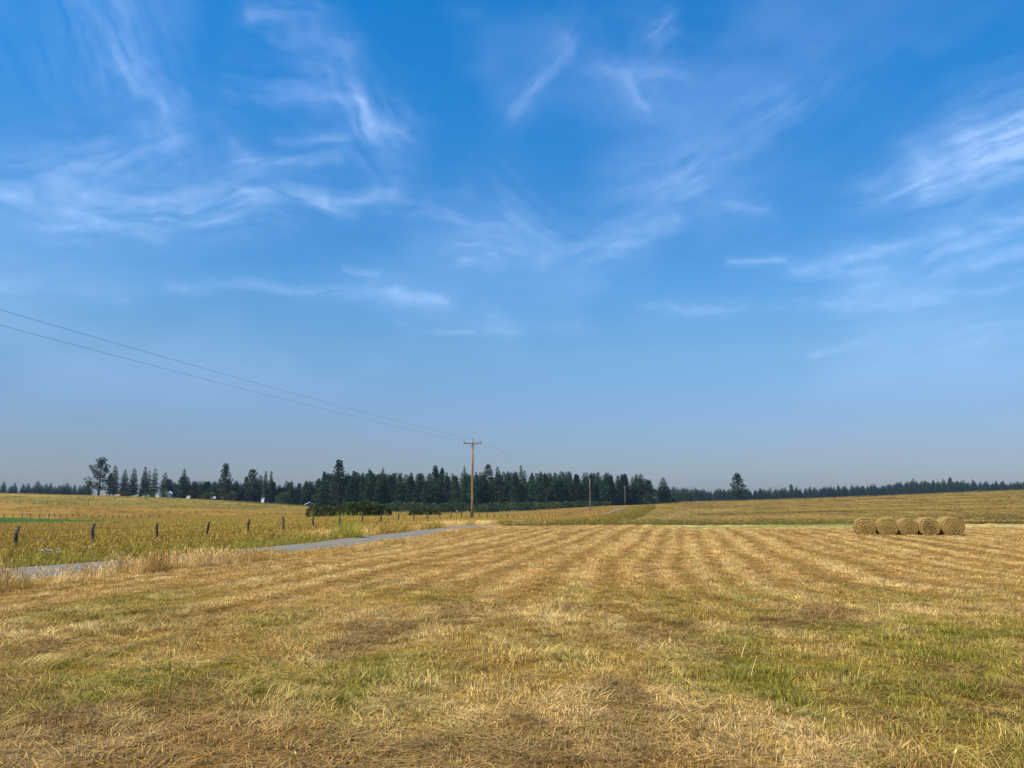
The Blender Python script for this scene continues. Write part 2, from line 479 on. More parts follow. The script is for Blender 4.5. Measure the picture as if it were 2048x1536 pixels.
def near_colour(x, y):
    """what grows on the mown field: swath rows, green regrowth, brown thatch"""
    s = x - SL * y
    wob = (fbm(x * .22, y * .12, 11) - .5) * .9
    d1, d2 = s + 15.0, (y - 1.5) * 1.55                 # the mower went along the road, then turned across in front
    hk = np.clip(.5 + .5 * (d2 - d1) / 10.0, 0, 1)
    sw = d2 * (1 - hk) + d1 * hk - 10.0 * hk * (1 - hk) + wob
    row = .5 + .5 * np.sin(sw * 2 * np.pi / 1.28 + 1.7 * np.sin(sw * .83) + .8 * np.sin(sw * .37))
    row = row * (.5 + .5 * vnoise(sw * .9, (x + y) * .07, 19)) + .22 * (vnoise(sw * 2.6, (x - y) * .05, 23) - .3)
    row = np.clip(row, 0, 1)
    rows = .45 + .55 * sstep(7, 15, y)
    near = 1 - sstep(12, 21, y)
    fine = fbm(x * 1.4, y * 1.4, 31)
    c = lerp(STRAW * .98, PALE * 1.02, sstep(.38, .72, fine) * .65)
    c = lerp(c, BROWN * 1.05, sstep(.5, .98, 1 - row) * rows * .76)
    c = lerp(c, PALE * 1.05, sstep(.55, .9, row) * rows * .55)
    head = fbm(x * .85 + 4, y * .50, 41, 4)                       # headland: mown across
    g = fbm(x * .75 + 9, y * .36, 53, 5)
    gp = sstep(.48, .68, g + .12 * sstep(-2, 7, x) + .05 * sstep(8, 10, y) * (1 - sstep(13, 20, y)) - .10 * (1 - sstep(6.2, 8.2, y)) + .03 + .08 * sstep(1.6, 3.4, x) * (1 - sstep(8, 11, y)))
    gp = gp * np.maximum(sstep(6.0, 7.5, y), sstep(1.6, 2.6, x)) * (1 - .85 * sstep(12, 21, y))
    c = lerp(c, OLIVE * 1.05, np.clip(gp * .6, 0, .6))
    c = lerp(c, OLIVE * 1.15, .32 * sstep(6.5, 9, y) * (1 - sstep(11, 19, y)))
    g2 = sstep(.57, .70, fbm(x * 1.9 + 2, y * 1.1, 59)) * gp
    c = lerp(c, GREEN * 1.15, np.clip(g2 * .5, 0, .5))
    c = lerp(c, PALE * 1.06, sstep(.56, .72, head) * near * .5 * (1 - g2))
    br = sstep(.56, .72, fbm(x * .9 + 31, y * .55, 67, 4)) * near
    br = np.clip(br + .95 * (1 - sstep(5.9, 7.9, y + (fbm(x * .6, y * .6, 71) - .5) * 3.0)) * (1 - .75 * sstep(.6, 2.6, x)), 0, .95)
    c = lerp(c, BROWN * .92, br * .8)
    edge = sstep(57, 62, y + (fbm(x * .1, y * .1, 77) - .5) * 6) * sstep(-6, 2, s)   # pale and green strip at the far edge
    c = lerp(c, lerp(PALE * 1.08, np.array((.46, .43, .12)), sstep(.38, .6, fbm(x * .12, y * .4, 79))), edge * .9)
    return c, gp, br, row, near, edge


def pasture_mask(x, y):
    a = x / np.maximum(y, 1)
    u = 1024 + a * 1.012 * 1536
    far = 196 - sstep(0, 300, u) * 36
    return sstep(118, 126, y) * (1 - sstep(far - 3, far + 3, y)) * (1 - sstep(240, 320, u))


def ground_colour(x, y):
    s = x - SL * y
    c = near_colour(x, y)[0] * .42
    n = fbm(x / 14, y / 14, 81)
    # right-hand hill field, mown
    far = lerp((.265, .175, .052), (.215, .155, .042), sstep(.35, .65, fbm(x / 40, y / 26, 83)))
    far = lerp(far, (.33, .225, .075), sstep(.6, .72, fbm(x / 30, y / 3.2, 85)) * .6)
    far = lerp(far, (.19, .145, .04), (1 - sstep(84, 112, y)) * .5)
    c = lerp(c, far, sstep(69, 71, y))
    # left of the road: uncut meadow, brown field, olive hill top
    m = lerp(GOLD * .72, OLIVE * .8, sstep(.45, .7, n) * .5)
    m = lerp(m, (.285, .175, .046), sstep(185, 200, y))
    m = lerp(m, (.215, .165, .045), sstep(268, 284, y + (n - .5) * 22) * (1 - sstep(-60, 20, s + 60 * 0)))
    m = lerp(m, (.36, .25, .10), sstep(330, 342, y) * (1 - sstep(346, 356, y)) * .6)
    m = lerp(m, LUSH, pasture_mask(x, y))
    left = 1 - sstep(ROAD_S - .6, ROAD_S + .6, s)
    c = lerp(c, m, left)
    c = lerp(c, GOLD * .5, wedge_mask(x, y))
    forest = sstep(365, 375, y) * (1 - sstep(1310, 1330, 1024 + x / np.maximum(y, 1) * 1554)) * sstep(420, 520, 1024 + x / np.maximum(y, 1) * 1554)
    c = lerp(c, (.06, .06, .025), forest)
    return c * np.where((y > 69) | (left > .5), 1, 1)[..., None] * np.array((.97, .85, .52))


def wedge_mask(x, y):
    s = x - SL * y
    return sstep(ROAD_S + 1.6, ROAD_S + 2.2, s) * (1 - sstep(-9.2, -8.4, s + (fbm(x * .2, y * .2, 91) - .5) * 2)) * sstep(112, 122, y) * (1 - sstep(262, 280, y))


def make_ground():
    ny, nx = _X.shape
    me = bpy.data.meshes.new('ground')
    vs = np.stack([_X.ravel(), _Y.ravel(), GZ.ravel()], 1)
    idx = np.arange(nx * ny).reshape(ny, nx)
    q = np.stack([idx[:-1, :-1], idx[:-1, 1:], idx[1:, 1:], idx[1:, :-1]], -1).reshape(-1, 4)
    me.vertices.add(len(vs)); me.vertices.foreach_set('co', vs.ravel())
    me.loops.add(q.size); me.loops.foreach_set('vertex_index', q.ravel().astype(np.int32))
    me.polygons.add(len(q)); me.polygons.foreach_set('loop_start', np.arange(0, q.size, 4, dtype=np.int32))
    me.polygons.foreach_set('use_smooth', np.ones(len(q), bool))
    me.update(calc_edges=True)
    col = np.ones((len(vs), 4), np.float32); col[:, :3] = ground_colour(vs[:, 0], vs[:, 1])
    a = me.attributes.new('tint', 'FLOAT_COLOR', 'POINT'); a.data.foreach_set('color', col.ravel())
    me.materials.append(M['ground'])
    o = bpy.data.objects.new('ground', me); COL.objects.link(o)
    tag(o, 'rolling mown hay fields and dry meadow reaching to the trees', kind='structure')


make_ground()


def mat_road():
    m, nt, b = new_mat('gravel')
    N, L = nt.nodes, nt.links
    geo = N.new('ShaderNodeNewGeometry')
    def ns(scale, d):
        n = N.new('ShaderNodeTexNoise'); n.inputs['Scale'].default_value = scale; n.inputs['Detail'].default_value = d
        L.new(geo.outputs['Position'], n.inputs['Vector']); return n.outputs['Fac']
    at = N.new('ShaderNodeAttribute'); at.attribute_name = 'wear'
    r = N.new('ShaderNodeValToRGB')
    r.color_ramp.elements[0].color = (.15, .122, .088, 1); r.color_ramp.elements[1].color = (.235, .195, .148, 1)
    r.color_ramp.elements[0].position = .3; r.color_ramp.elements[1].position = .7
    L.new(ns(14, 6), r.inputs[0])
    mx = N.new('ShaderNodeMix'); mx.data_type = 'RGBA'; mx.blend_type = 'MIX'
    L.new(at.outputs['Fac'], mx.inputs[0]); L.new(r.outputs[0], mx.inputs[6]); mx.inputs[7].default_value = (.27, .22, .165, 1)
    L.new(mx.outputs[2], b.inputs['Base Color'])
    bp = N.new('ShaderNodeBump'); bp.inputs['Strength'].default_value = .8; bp.inputs['Distance'].default_value = .03
    L.new(ns(30, 3), bp.inputs['Height']); L.new(bp.outputs[0], b.inputs['Normal'])
    b.inputs['Roughness'].default_value = .95
    return m


def make_road():
    ys = np.concatenate([np.arange(-40, 120, .6), np.arange(120, 330, 1.5)])
    offs = np.array([-1.95, -1.7, -1.15, -.75, -.35, 0, .35, .75, 1.15, 1.7, 1.95])
    rise = np.array([-.14, .03, .02, .015, .055, .07, .055, .015, .02, .03, -.14])
    wear = np.array([.2, .5, .1, .0, .25, .5, .25, .0, .1, .5, .2])
    vs, ww = [], []
    for y in ys:
        e = (vnoise(y * .35, 0, 95) - .5) * .35
        xs = ROAD_S + SL * y + offs * (1.0) + np.where(np.abs(offs) > 1.5, np.sign(offs) * e, 0)
        z = Hg(xs, np.full_like(xs, y)) * .35 + .65 * Hg(ROAD_S + SL * y, y)
        z = z + rise + .02 + .00015 * max(y, 0)
        vs += list(zip(xs, np.full_like(xs, y), z)); ww += list(wear)
    n = len(offs); fs = []
    for i in range(len(ys) - 1):
        for k in range(n - 1):
            fs.append((i * n + k, i * n + k + 1, (i + 1) * n + k + 1, (i + 1) * n + k))
    me = bpy.data.meshes.new('road'); me.from_pydata(vs, [], fs)
    a = me.attributes.new('wear', 'FLOAT', 'POINT'); a.data.foreach_set('value', ww)
    me.polygons.foreach_set('use_smooth', [True] * len(me.polygons))
    me.materials.append(mat_road()); me.update()
    o = bpy.data.objects.new('road', me); COL.objects.link(o)
    tag(o, 'grey gravel farm road running past the fence to the forest', kind='structure')


make_road()

# ------------------------------------------------------------------ grass: tufts scattered by geometry nodes
SRC = bpy.data.collections.new('grass_tufts')       # never linked to the scene


def blade(mb, x, y, h, lean, ang, w, seg=3, z0=-.01, head=0.0, kink=0.0):
    ca, sa = math.cos(ang), math.sin(ang)
    fa = ang + math.pi / 2 + random.uniform(-.6, .6)
    wx, wy = math.cos(fa) * w / 2, math.sin(fa) * w / 2
    prev = None; sh = random.random()
    pts = []
    for i in range(seg + 1):
        t = i / seg
        r = lean * (t ** (1.7 - kink))
        z = z0 + h * (t - .42 * (lean / max(h + lean, .01)) * t * t)
        pts.append((x + ca * r, y + sa * r, z))
    for i in range(seg):
        t0, t1 = i / seg, (i + 1) / seg
        w0, w1 = 1 - .5 * t0, (1 - .5 * t1) if i < seg - 1 else .12
        p, q = pts[i], pts[i + 1]
        mb.poly([(p[0] - wx * w0, p[1] - wy * w0, p[2]), (p[0] + wx * w0, p[1] + wy * w0, p[2]),
                 (q[0] + wx * w1, q[1] + wy * w1, q[2]), (q[0] - wx * w1, q[1] - wy * w1, q[2])], sh)
    if head:
        q = Vector(pts[-1]); d = (Vector(pts[-1]) - Vector(pts[-2])).normalized()
        for k in range(2):
            a2 = random.uniform(0, 6.28); n = Vector((math.cos(a2), math.sin(a2), 0)) * head * .09
            b = q - d * head * .25
            mb.poly([b, q + d * head * .3 + n, q + d * head, q + d * head * .3 - n], min(1, sh + .25))


def tuft(kind, seed):
    random.seed(seed); mb = MB()
    U = random.uniform
    def disc(r):
        a, q = U(0, 6.28), r * math.sqrt(random.random()); return q * math.cos(a), q * math.sin(a)
    if kind == 'stub':
        for _ in range(17):
            x, y = disc(.13); blade(mb, x, y, U(.035, .10), U(0, .05), U(0, 6.28), U(.006, .011), 2)
        for _ in range(6):
            x, y = disc(.13); blade(mb, x, y, U(.02, .04), U(.06, .14), U(0, 6.28), U(.005, .009), 2)
    elif kind == 'lying':
        base = U(0, 6.28)
        for _ in range(24):
            x, y = disc(.16); blade(mb, x, y, U(.015, .06), U(.10, .26), base + U(-.9, .9), U(.005, .009), 3, z0=U(-.01, .03), kink=.5)
        for _ in range(8):
            x, y = disc(.15); blade(mb, x, y, U(.04, .08), U(.02, .08), U(0, 6.28), U(.003, .006), 2)
    elif kind == 'green':
        for _ in range(26):
            x, y = disc(.10); a = math.atan2(y, x) + U(-.7, .7); blade(mb, x, y, U(.05, .13), U(.02, .08), a, U(.004, .008), 3)
    elif kind == 'soft':                      # combed, bending dry grass
        base = U(0, 6.28)
        for _ in range(30):
            x, y = disc(.13); blade(mb, x, y, U(.05, .13), U(.06, .18), base + U(-.7, .7), U(.004, .008), 3)
    elif kind == 'tall':
        for _ in range(16):
            x, y = disc(.22); blade(mb, x, y, U(.40, .80), U(.05, .26), U(0, 6.28), U(.006, .010), 3, head=U(.10, .17))
        for _ in range(16):
            x, y = disc(.22); blade(mb, x, y, U(.18, .45), U(.08, .24), U(0, 6.28), U(.008, .013), 3)
    elif kind == 'leafy':
        for _ in range(30):
            x, y = disc(.20); a = math.atan2(y, x) + U(-.8, .8); blade(mb, x, y, U(.20, .50), U(.08, .28), a, U(.010, .018), 3)
    elif kind == 'streak':                    # a mat of cut hay, long in x
        for _ in range(34):
            x, y = U(-1.1, 1.1), U(-.25, .25); blade(mb, x, y, U(.05, .16), U(.05, .35), random.choice((0, 3.14)) + U(-.8, .8), U(.02, .05), 2)
    elif kind == 'stalk':                     # a few long loose stems
        for _ in range(3):
            x, y = disc(.05); blade(mb, x, y, U(.08, .40), U(.15, .40), U(0, 6.28), U(.003, .005), 5, head=random.choice((0, 0, .05)), kink=.2)
    me = mb.mesh('tuft_%s' % kind, M['blade'], shade=True)
    return me


KINDS = ['stub', 'stub', 'stub', 'lying', 'lying', 'green', 'green', 'soft', 'soft', 'tall', 'tall', 'tall', 'leafy', 'leafy', 'streak', 'streak', 'stalk', 'stalk', 'stalk', 'lying']
for i, k in enumerate(KINDS):
    o = bpy.data.objects.new('tuft_%02d' % i, tuft(k, 100 + i)); SRC.objects.link(o)
KI = {k: [i for i, q in enumerate(KINDS) if q == k] for k in set(KINDS)}

GN = bpy.data.node_groups.new('scatter_tufts', 'GeometryNodeTree')
GN.interface.new_socket('Geometry', in_out='INPUT', socket_type='NodeSocketGeometry')
GN.interface.new_socket('Geometry', in_out='OUTPUT', socket_type='NodeSocketGeometry')


def fill_gn(ng, coll):
    N, L = ng.nodes, ng.links
    gi, go = N.new('NodeGroupInput'), N.new('NodeGroupOutput')
    ci = N.new('GeometryNodeCollectionInfo'); ci.inputs['Collection'].default_value = coll
    ci.inputs['Separate Children'].default_value = True; ci.inputs['Reset Children'].default_value = True
    ip = N.new('GeometryNodeInstanceOnPoints'); ip.inputs['Pick Instance'].default_value = True
    def na(nm, ty):
        n = N.new('GeometryNodeInputNamedAttribute'); n.data_type = ty; n.inputs['Name'].default_value = nm; return n.outputs[0]
    e2r = N.new('FunctionNodeEulerToRotation')
    L.new(na('rot', 'FLOAT_VECTOR'), e2r.inputs[0])
    L.new(gi.outputs[0], ip.inputs['Points']); L.new(ci.outputs[0], ip.inputs['Instance'])
    L.new(na('kind_index', 'INT'), ip.inputs['Instance Index']); L.new(e2r.outputs[0], ip.inputs['Rotation'])
    L.new(na('size', 'FLOAT_VECTOR'), ip.inputs['Scale']); L.new(ip.outputs[0], go.inputs[0])


fill_gn(GN, SRC)


def scatter(name, pts, kinds, size, tint, label, rot=None, ng=None, mat=None):
    n = len(pts)
    me = bpy.data.meshes.new(name); me.vertices.add(n); me.vertices.foreach_set('co', np.asarray(pts, np.float32).ravel())
    if rot is None:
        rot = np.stack([rng.normal(0, .08, n), rng.normal(0, .08, n), rng.uniform(0, 6.283, n)], 1)
    a = me.attributes.new('rot', 'FLOAT_VECTOR', 'POINT'); a.data.foreach_set('vector', np.asarray(rot, np.float32).ravel())
    a = me.attributes.new('size', 'FLOAT_VECTOR', 'POINT'); a.data.foreach_set('vector', np.asarray(size, np.float32).ravel())
    a = me.attributes.new('kind_index', 'INT', 'POINT'); a.data.foreach_set('value', np.asarray(kinds, np.int32))
    c = np.ones((n, 4), np.float32); c[:, :3] = np.clip(tint, 0.004, .9)
    a = me.attributes.new('tint', 'FLOAT_COLOR', 'POINT'); a.data.foreach_set('color', c.ravel())
    me.materials.append(mat or M['blade'])
    o = bpy.data.objects.new(name, me); COL.objects.link(o)
    md = o.modifiers.new('scatter', 'NODES'); md.node_group = ng or GN
    tag(o, label, name.replace('_', ' '), kind='stuff')
    return o


def band(y0, y1, dens, half=.70, pad=4.0):
    w1 = half * y1 + pad
    n = int(dens * 2 * w1 * (y1 - y0))
    y = rng.uniform(y0, y1, n); x = rng.uniform(-w1, w1, n)
    k = np.abs(x) < half * y + pad
    return x[k], y[k]


def pick(kind_names, n):
    ids = sum((KI[k] for k in kind_names), [])
    return np.array(ids)[rng.integers(0, len(ids), n)]


def grass_near():
    X, Y = [], []
    for y0, y1, d in ((3.6, 9, 150), (9, 15, 92), (15, 26, 52), (26, 45, 30), (45, 71, 19)):
        x, y = band(y0, y1, d); X.append(x); Y.append(y)
    x, y = np.concatenate(X), np.concatenate(Y)
    s = x - SL * y
    edge_w = (fbm(x * .5, y * .5, 12) - .5) * 1.0
    k = s + edge_w > ROAD_S + 3.3
    x, y, s = x[k], y[k], s[k]
    n = len(x)
    c, gp, br, row, near, edge = near_colour(x, y)
    kd = pick(['stub'], n)
    r = rng.random(n)
    lying = r < (.18 + .55 * br + .22 * (1 - row) * (1 - near))
    kd[lying] = pick(['lying'], lying.sum())
    soft = (rng.random(n) < near * .55 * sstep(.5, .66, fbm(x * .9 + 77, y * .5, 101))) & (br < .4)
    kd[soft] = pick(['soft'], soft.sum())
    isg = sstep(.57, .70, fbm(x * 1.9 + 2, y * 1.1, 59)) * gp
    gr = rng.random(n) < np.clip(isg * .30 + gp * .10, 0, .5)
    kd[gr] = pick(['green'], gr.sum())
    c = c * rng.uniform(.5, 1.3, (n, 1)) * (.86 + .14 * sstep(12, 24, y))[:, None]
    c[gr] = lerp(GREEN * .9, OLIVE * .9, rng.random(gr.sum())) * rng.uniform(.8, 1.2, (gr.sum(), 1))
    st = rng.random(n) < .009 * (1 - sstep(12, 26, y))
    kd[st] = pick(['stalk'], st.sum()); c[st] = PALE * rng.uniform(.8, 1.15, (st.sum(), 1))
    sc_ = rng.uniform(.75, 1.2, n) * (1 + .55 * sstep(22, 60, y))
    hz_ = rng.uniform(.8, 1.2, n) * (.62 + .62 * row) * (1 + .25 * sstep(.5, .7, fbm(x * .7, y * .7, 103)) * near)
    hz_ = hz_ * (1 + .9 * edge * sstep(.5, .7, fbm(x * .3, y * .3, 105)))
    hz_ = hz_ * .8; hz_[gr] *= rng.uniform(.9, 1.3, gr.sum())
    z = Hg(x, y)
    scatter('stubble', np.stack([x, y, z], 1), kd, np.stack([sc_, sc_, sc_ * hz_], 1), c, 'mown hay stubble and short grass covering the near field')


def grass_tall():
    P, K, S, T = [], [], [], []
    def add(x, y, kinds, smin, smax, tint, hmul=1.0):
        n = len(x)
        if not n: return
        P.append(np.stack([x, y, Hg(x, y)], 1)); K.append(pick(kinds, n))
        sc_ = rng.uniform(smin, smax, n); hh = sc_ * rng.uniform(.8, 1.15, n) * hmul
        S.append(np.stack([sc_, sc_, hh], 1)); T.append(tint * rng.uniform(.78, 1.22, (n, 1)))
    def strip(s0, s1, y0, y1, dens):
        n = int((s1 - s0) * (y1 - y0) * dens)
        y = rng.uniform(y0, y1, n); s = rng.uniform(s0, s1, n)
        return s + SL * y, y, s
    # right verge between the road and the mown field
    x, y, s = strip(ROAD_S + 1.75, ROAD_S + 3.6, 8, 78, 26)
    g = fbm(x * .35, y * .35, 111)
    k = rng.random(len(x)) < .35 + .9 * sstep(.35, .6, g)
    x, y, s, g = x[k], y[k], s[k], g[k]
    add(x, y, ['tall', 'tall', 'leafy'], .55, .85, lerp(lerp(STRAW * .8, OLIVE * .9, rng.random(len(x)) * .6), PALE * .85, sstep(.45, .7, fbm(x * .6, y * .6, 113))), (.50 + .45 * sstep(.4, .65, g)) * (1.15 - .65 * sstep(20, 34, y)))
    # left verge: golden above, green by the gravel
    x, y, s = strip(FENCE_S - .5, ROAD_S - 1.8, 14, 128, 17)
    gr = sstep(ROAD_S - 7.0, ROAD_S - 3.2, s + (fbm(x * .3, y * .3, 117) - .5) * 3) * (1 - sstep(44, 54, y))
    pl = sstep(.42, .55, fbm(x * .13 + 3, y * .13, 119)) * sstep(46, 54, y) * sstep(FENCE_S + 2, FENCE_S + 4, s)
    t = lerp(GOLD * .95, lerp(OLIVE * .85, GREEN * 1.05, rng.random(len(x))), gr * .75)
    t = lerp(t, PALE * 1.02, pl * .9)
    lf = rng.random(len(x)) < gr * .75
    hm = .62 - .20 * gr - .18 * pl
    add(x[~lf], y[~lf], ['tall'], .8, 1.2, t[~lf], hm[~lf]); add(x[lf], y[lf], ['leafy'], .7, 1.2, t[lf] * .8, hm[lf])
    # meadow beyond the fence
    for y0, y1, d, s_ in ((26, 60, 24, .72), (60, 100, 15, .85), (100, 185, 6.0, 1.15)):
        xm0 = -.72 * y1 - 6
        n = int((FENCE_S + SL * y1 - xm0) * (y1 - y0) * d)
        y = rng.uniform(y0, y1, n); x = rng.uniform(xm0, FENCE_S + SL * y1, n)
        k = (x - SL * y < FENCE_S) & (x > -.72 * y - 6) & (rng.random(n) > pasture_mask(x, y) * 1.2)
        x, y = x[k], y[k]
        t = lerp(GOLD, OLIVE * 1.05, sstep(.42, .68, fbm(x * .08, y * .08, 121)) * .6)
        t = lerp(t, STRAW, .3 * rng.random(len(x)))
        add(x, y, ['tall'], .75 * s_, 1.1 * s_, t, .95 / s_ ** .7)
    # green pasture, short
    n = 9000; y = rng.uniform(116, 200, n); x = rng.uniform(-.75, -.42, n) * y
    k = rng.random(n) < pasture_mask(x, y)
    add(x[k], y[k], ['leafy'], 1.2, 1.9, lerp(LUSH, (.12, .19, .018), rng.random(k.sum())), .35)
    # uncut wedge right of the far road
    n = 16000; y = rng.uniform(108, 284, n); s = rng.uniform(ROAD_S + 1.8, -7, n); x = s + SL * y
    k = rng.random(n) < wedge_mask(x, y)
    x, y, s = x[k], y[k], s[k]
    add(x, y, ['tall', 'tall', 'leafy'], 1.2, 1.9, lerp(GOLD * .72, OLIVE * .55, sstep(-13.5, -8.5, s) * .9), .62)
    # left side of the far road
    n = 14000; y = rng.uniform(100, 300, n); s = rng.uniform(FENCE_S - 26, ROAD_S - 1.9, n); x = s + SL * y
    k = x > -.2 * y
    add(x[k], y[k], ['tall'], 1.1, 1.9, lerp(GOLD * .8, STRAW * .62, rng.random(k.sum())), .5)
    # sparse clumps over the brown field and the olive hilltop
    n = 11000; y = rng.uniform(186, 385, n); x = rng.uniform(-.78, -.08, n) * y
    k = (rng.random(n) < .9 * (1 - pasture_mask(x, y)) * sstep(.36, .62, fbm(x * .09, y * .05, 131)))
    x, y = x[k], y[k]
    add(x, y, ['leafy', 'tall'], 1.5, 2.6, lerp(lerp((.31, .195, .03), (.24, .155, .024), rng.random(len(x))), (.22, .165, .026), sstep(266, 290, y)), .30)
    # weedy margin behind the near field
    n = 9000; y = rng.uniform(70, 86, n); x = rng.uniform(-12, 62, n); s = x - SL * y
    k = (s > ROAD_S + 2) & (rng.random(n) < sstep(.45, .65, fbm(x * .07, y * .2, 123)) * (1 - sstep(72, 82, y)))
    x, y = x[k], y[k]
    add(x, y, ['leafy', 'leafy', 'tall'], .8, 1.4, lerp((.22, .16, .03), GREEN * .6, rng.random(len(x)) * .6), .5)
    # flat hay left on the far right field, in long streaks
    n = 26000; y = 76 + 360 * rng.random(n) ** 1.3; x = rng.uniform(-.02, .82, n) * y; s = x - SL * y
    a = fbm(x / 26, y / 3.4, 127)
    k = (s > -6) & ((a > .60) | (a < .40)) & (rng.random(n) < .7)
    x, y, a = x[k], y[k], a[k]
    P.append(np.stack([x, y, Hg(x, y)], 1)); K.append(pick(['streak'], len(x)))
    q = rng.uniform(.8, 1.8, len(x)) * (1 + y / 300); S.append(np.stack([q * 1.5, q, q * .8], 1))
    T.append(np.where((a > .5)[:, None], (.37, .24, .048), (.16, .105, .018)) * rng.uniform(.85, 1.15, (len(x), 1)))
    # curved windrows where the mower turned beside the uncut wedge
    def ground_hit(u, v):
        Yt = np.arange(74, 430, .5); p0 = pix(u, v, 1.0)
        zz = EYE + (p0.z - EYE) * Yt; hh = Hg(p0.x * Yt, Yt)
        k = np.argmax(zz <= hh) if (zz <= hh).any() else -1
        return (p0.x * Yt[k], Yt[k]) if k > 0 else None
    for i in range(10):
        path = []
        for u in np.linspace(1500 + 34 * i, 1292 + 17 * i, 50): path.append((u, 1044.5 - i * 1.9 + .6 * math.sin(u * .05 + i)))
        for th in np.linspace(0, math.pi, 14): path.append((1292 + 17 * i - 16 * math.sin(th), 1044.5 - i * 1.9 - 2.2 * (1 - math.cos(th))))
        for t in np.linspace(0, 1, 50): path.append((1292 + 17 * i + t * 90, 1040 - i * 1.9 - t * (22 - i * 1.1)))
        W = [w for w in (ground_hit(*q) for q in path) if w is not None]
        W = [w for w, w2 in zip(W[:-1], W[1:]) for _ in range(1) if math.hypot(w[0] - w2[0], w[1] - w2[1]) < 25]
        if len(W) < 3: continue
        W = np.array(W); dl = np.concatenate([[0], np.cumsum(np.hypot(*np.diff(W, axis=0).T))])
        q_ = np.arange(0, dl[-1], .8); x, y = np.interp(q_, dl, W[:, 0]), np.interp(q_, dl, W[:, 1])
        k = (x - SL * y > -8.6) & (vnoise(q_ * .12, q_ * 0 + i, 141) > .25); x, y = x[k] + rng.normal(0, .2, k.sum()), y[k] + rng.normal(0, .3, k.sum())
        P.append(np.stack([x, y, Hg(x, y)], 1)); K.append(pick(['streak'], len(x)))
        q = rng.uniform(.5, .9, len(x)); S.append(np.stack([q, q, q * 1.3], 1)); T.append(np.tile((.62, .44, .16), (len(x), 1)) * rng.uniform(.8, 1.1, (len(x), 1)))
    P, K, S, T = np.concatenate(P), np.concatenate(K), np.concatenate(S), np.concatenate(T)
    rot = np.stack([rng.normal(0, .06, len(P)), rng.normal(0, .06, len(P)), rng.uniform(0, 6.283, len(P))], 1)
    sk = np.isin(K, KI['streak']); rot[sk, 2] = rng.normal(0, .12, sk.sum())
    scatter('meadow_grass', P, K, S, T, 'tall golden uncut grass beside the road and beyond the fence', rot)


grass_near()
grass_tall()

# ------------------------------------------------------------------ trees
def spray(mb, p, d, ln, wd, up=.0):
    """one needle spray: a small kite lying along d"""
    d = Vector(d).normalized(); s = d.cross(Vector((0, 0, 1)))
    if s.length < .05: s = Vector((1, 0, 0))
    s.normalize(); s = (s + Vector((0, 0, random.uniform(-1.6, 1.6)))).normalized()
    p = Vector(p)
    mb.poly([p, p + d * ln * .45 + s * wd * .5, p + d * ln + Vector((0, 0, up)), p + d * ln * .45 - s * wd * .5])


def conifer_mesh(seed, h=20.0, rad=3.2, bare=.04, droop=.3, ragged=.25, lean_top=1.0, dens=1.0, pw=1.45):
    random.seed(seed); mb = MB(); U = random.uniform
    n = int(56 * dens)
    for i in range(n):
        t = (i + U(0, .8)) / n
        z = h * (bare + (1 - bare) * t)
        prof = (1 - t ** pw) ** .85 * (.78 + .22 * min(1, t / .10)) + .03
        gap = 1 - ragged * abs(math.sin(t * 19 + seed)) * U(.2, 1)
        nb = 4 + int(6 * (1 - t))
        a0 = U(0, 6.28)
        for b in range(nb):
            a = a0 + 6.283 * b / nb + U(-.35, .35)
            L = rad * prof * gap * U(.7, 1.12)
            if L < .12: L = .12
            m = 2 + int(L / .5)
            for k in range(m):
                q = (k + U(.2, 1)) / m
                r = L * q; zz = z - droop * r * (.4 + .6 * q) + U(-.15, .15)
                aa = a + U(-.22, .22)
                p = (math.cos(aa) * r * .9, math.sin(aa) * r * .9, zz)
                dirn = (math.cos(aa + U(-.9, .9)), math.sin(aa + U(-.9, .9)), -droop + U(-.35, .3))
                spray(mb, p, dirn, U(.7, 1.3) * (.6 + .4 * (1 - t)), U(.55, .95) * (.55 + .45 * (1 - t)))
    for k in range(10):
        spray(mb, (U(-.05, .05), U(-.05, .05), h * (1 - .05 * U(0, 1))), (U(-.4, .4), U(-.4, .4), 1), U(.4, .9), U(.15, .3))
    return mb.mesh('conifer_crown', M['conifer'], shade=True)


def trunk_mesh(h, r0, name='trunk'):
    mb = MB(); random.seed(int(h * 10))
    mb.tube([(0, 0, -.6), (0, 0, h * .08), (.05, .02, h * .5), (0, 0, h * .97)], [r0 * 1.25, r0, r0 * .6, r0 * .08], 7)
    return mb.mesh(name, M['bark'], smooth=True)


def clump(mb, c, r, n, sq=.7, size=.6):
    U = random.uniform
    for _ in range(n):
        d = Vector((random.gauss(0, 1), random.gauss(0, 1), random.gauss(0, 1))).normalized()
        q = r * (U(.35, 1) ** .5)
        p = Vector(c) + Vector((d.x * q, d.y * q, d.z * q * sq))
        spray(mb, p, (d.x + U(-.5, .5), d.y + U(-.5, .5), d.z * .6 + U(-.2, .6)), U(.6, 1.2) * size, U(.5, .9) * size)


def pine_mesh(seed, h=18.0, rad=4.6, bare=.22, nclump=46, split=False, taper=.75):
    """ponderosa-like: rounded clumps on a few limbs, ragged outline"""
    random.seed(seed); mb = MB(); U = random.uniform
    for i in range(nclump):
        t = (i + U(0, 1)) / nclump
        z = h * (bare + (1 - bare) * (t * .985))
        prof = math.sin(math.pi * min(1, (t * taper + .16))) ** .8 * (1 - .35 * t)
        a = i * 2.4 + U(-.5, .5)
        L = rad * prof * U(.35, .95)
        cx = 0
        if split: cx = (.9 if i % 3 else -1.2)
        clump(mb, (math.cos(a) * L + cx, math.sin(a) * L, z + U(-.4, .4)), U(.9, 1.5) * (1 - .25 * t), 62, .62, .62)
    return mb.mesh('pine_crown', M['pine'], shade=True)


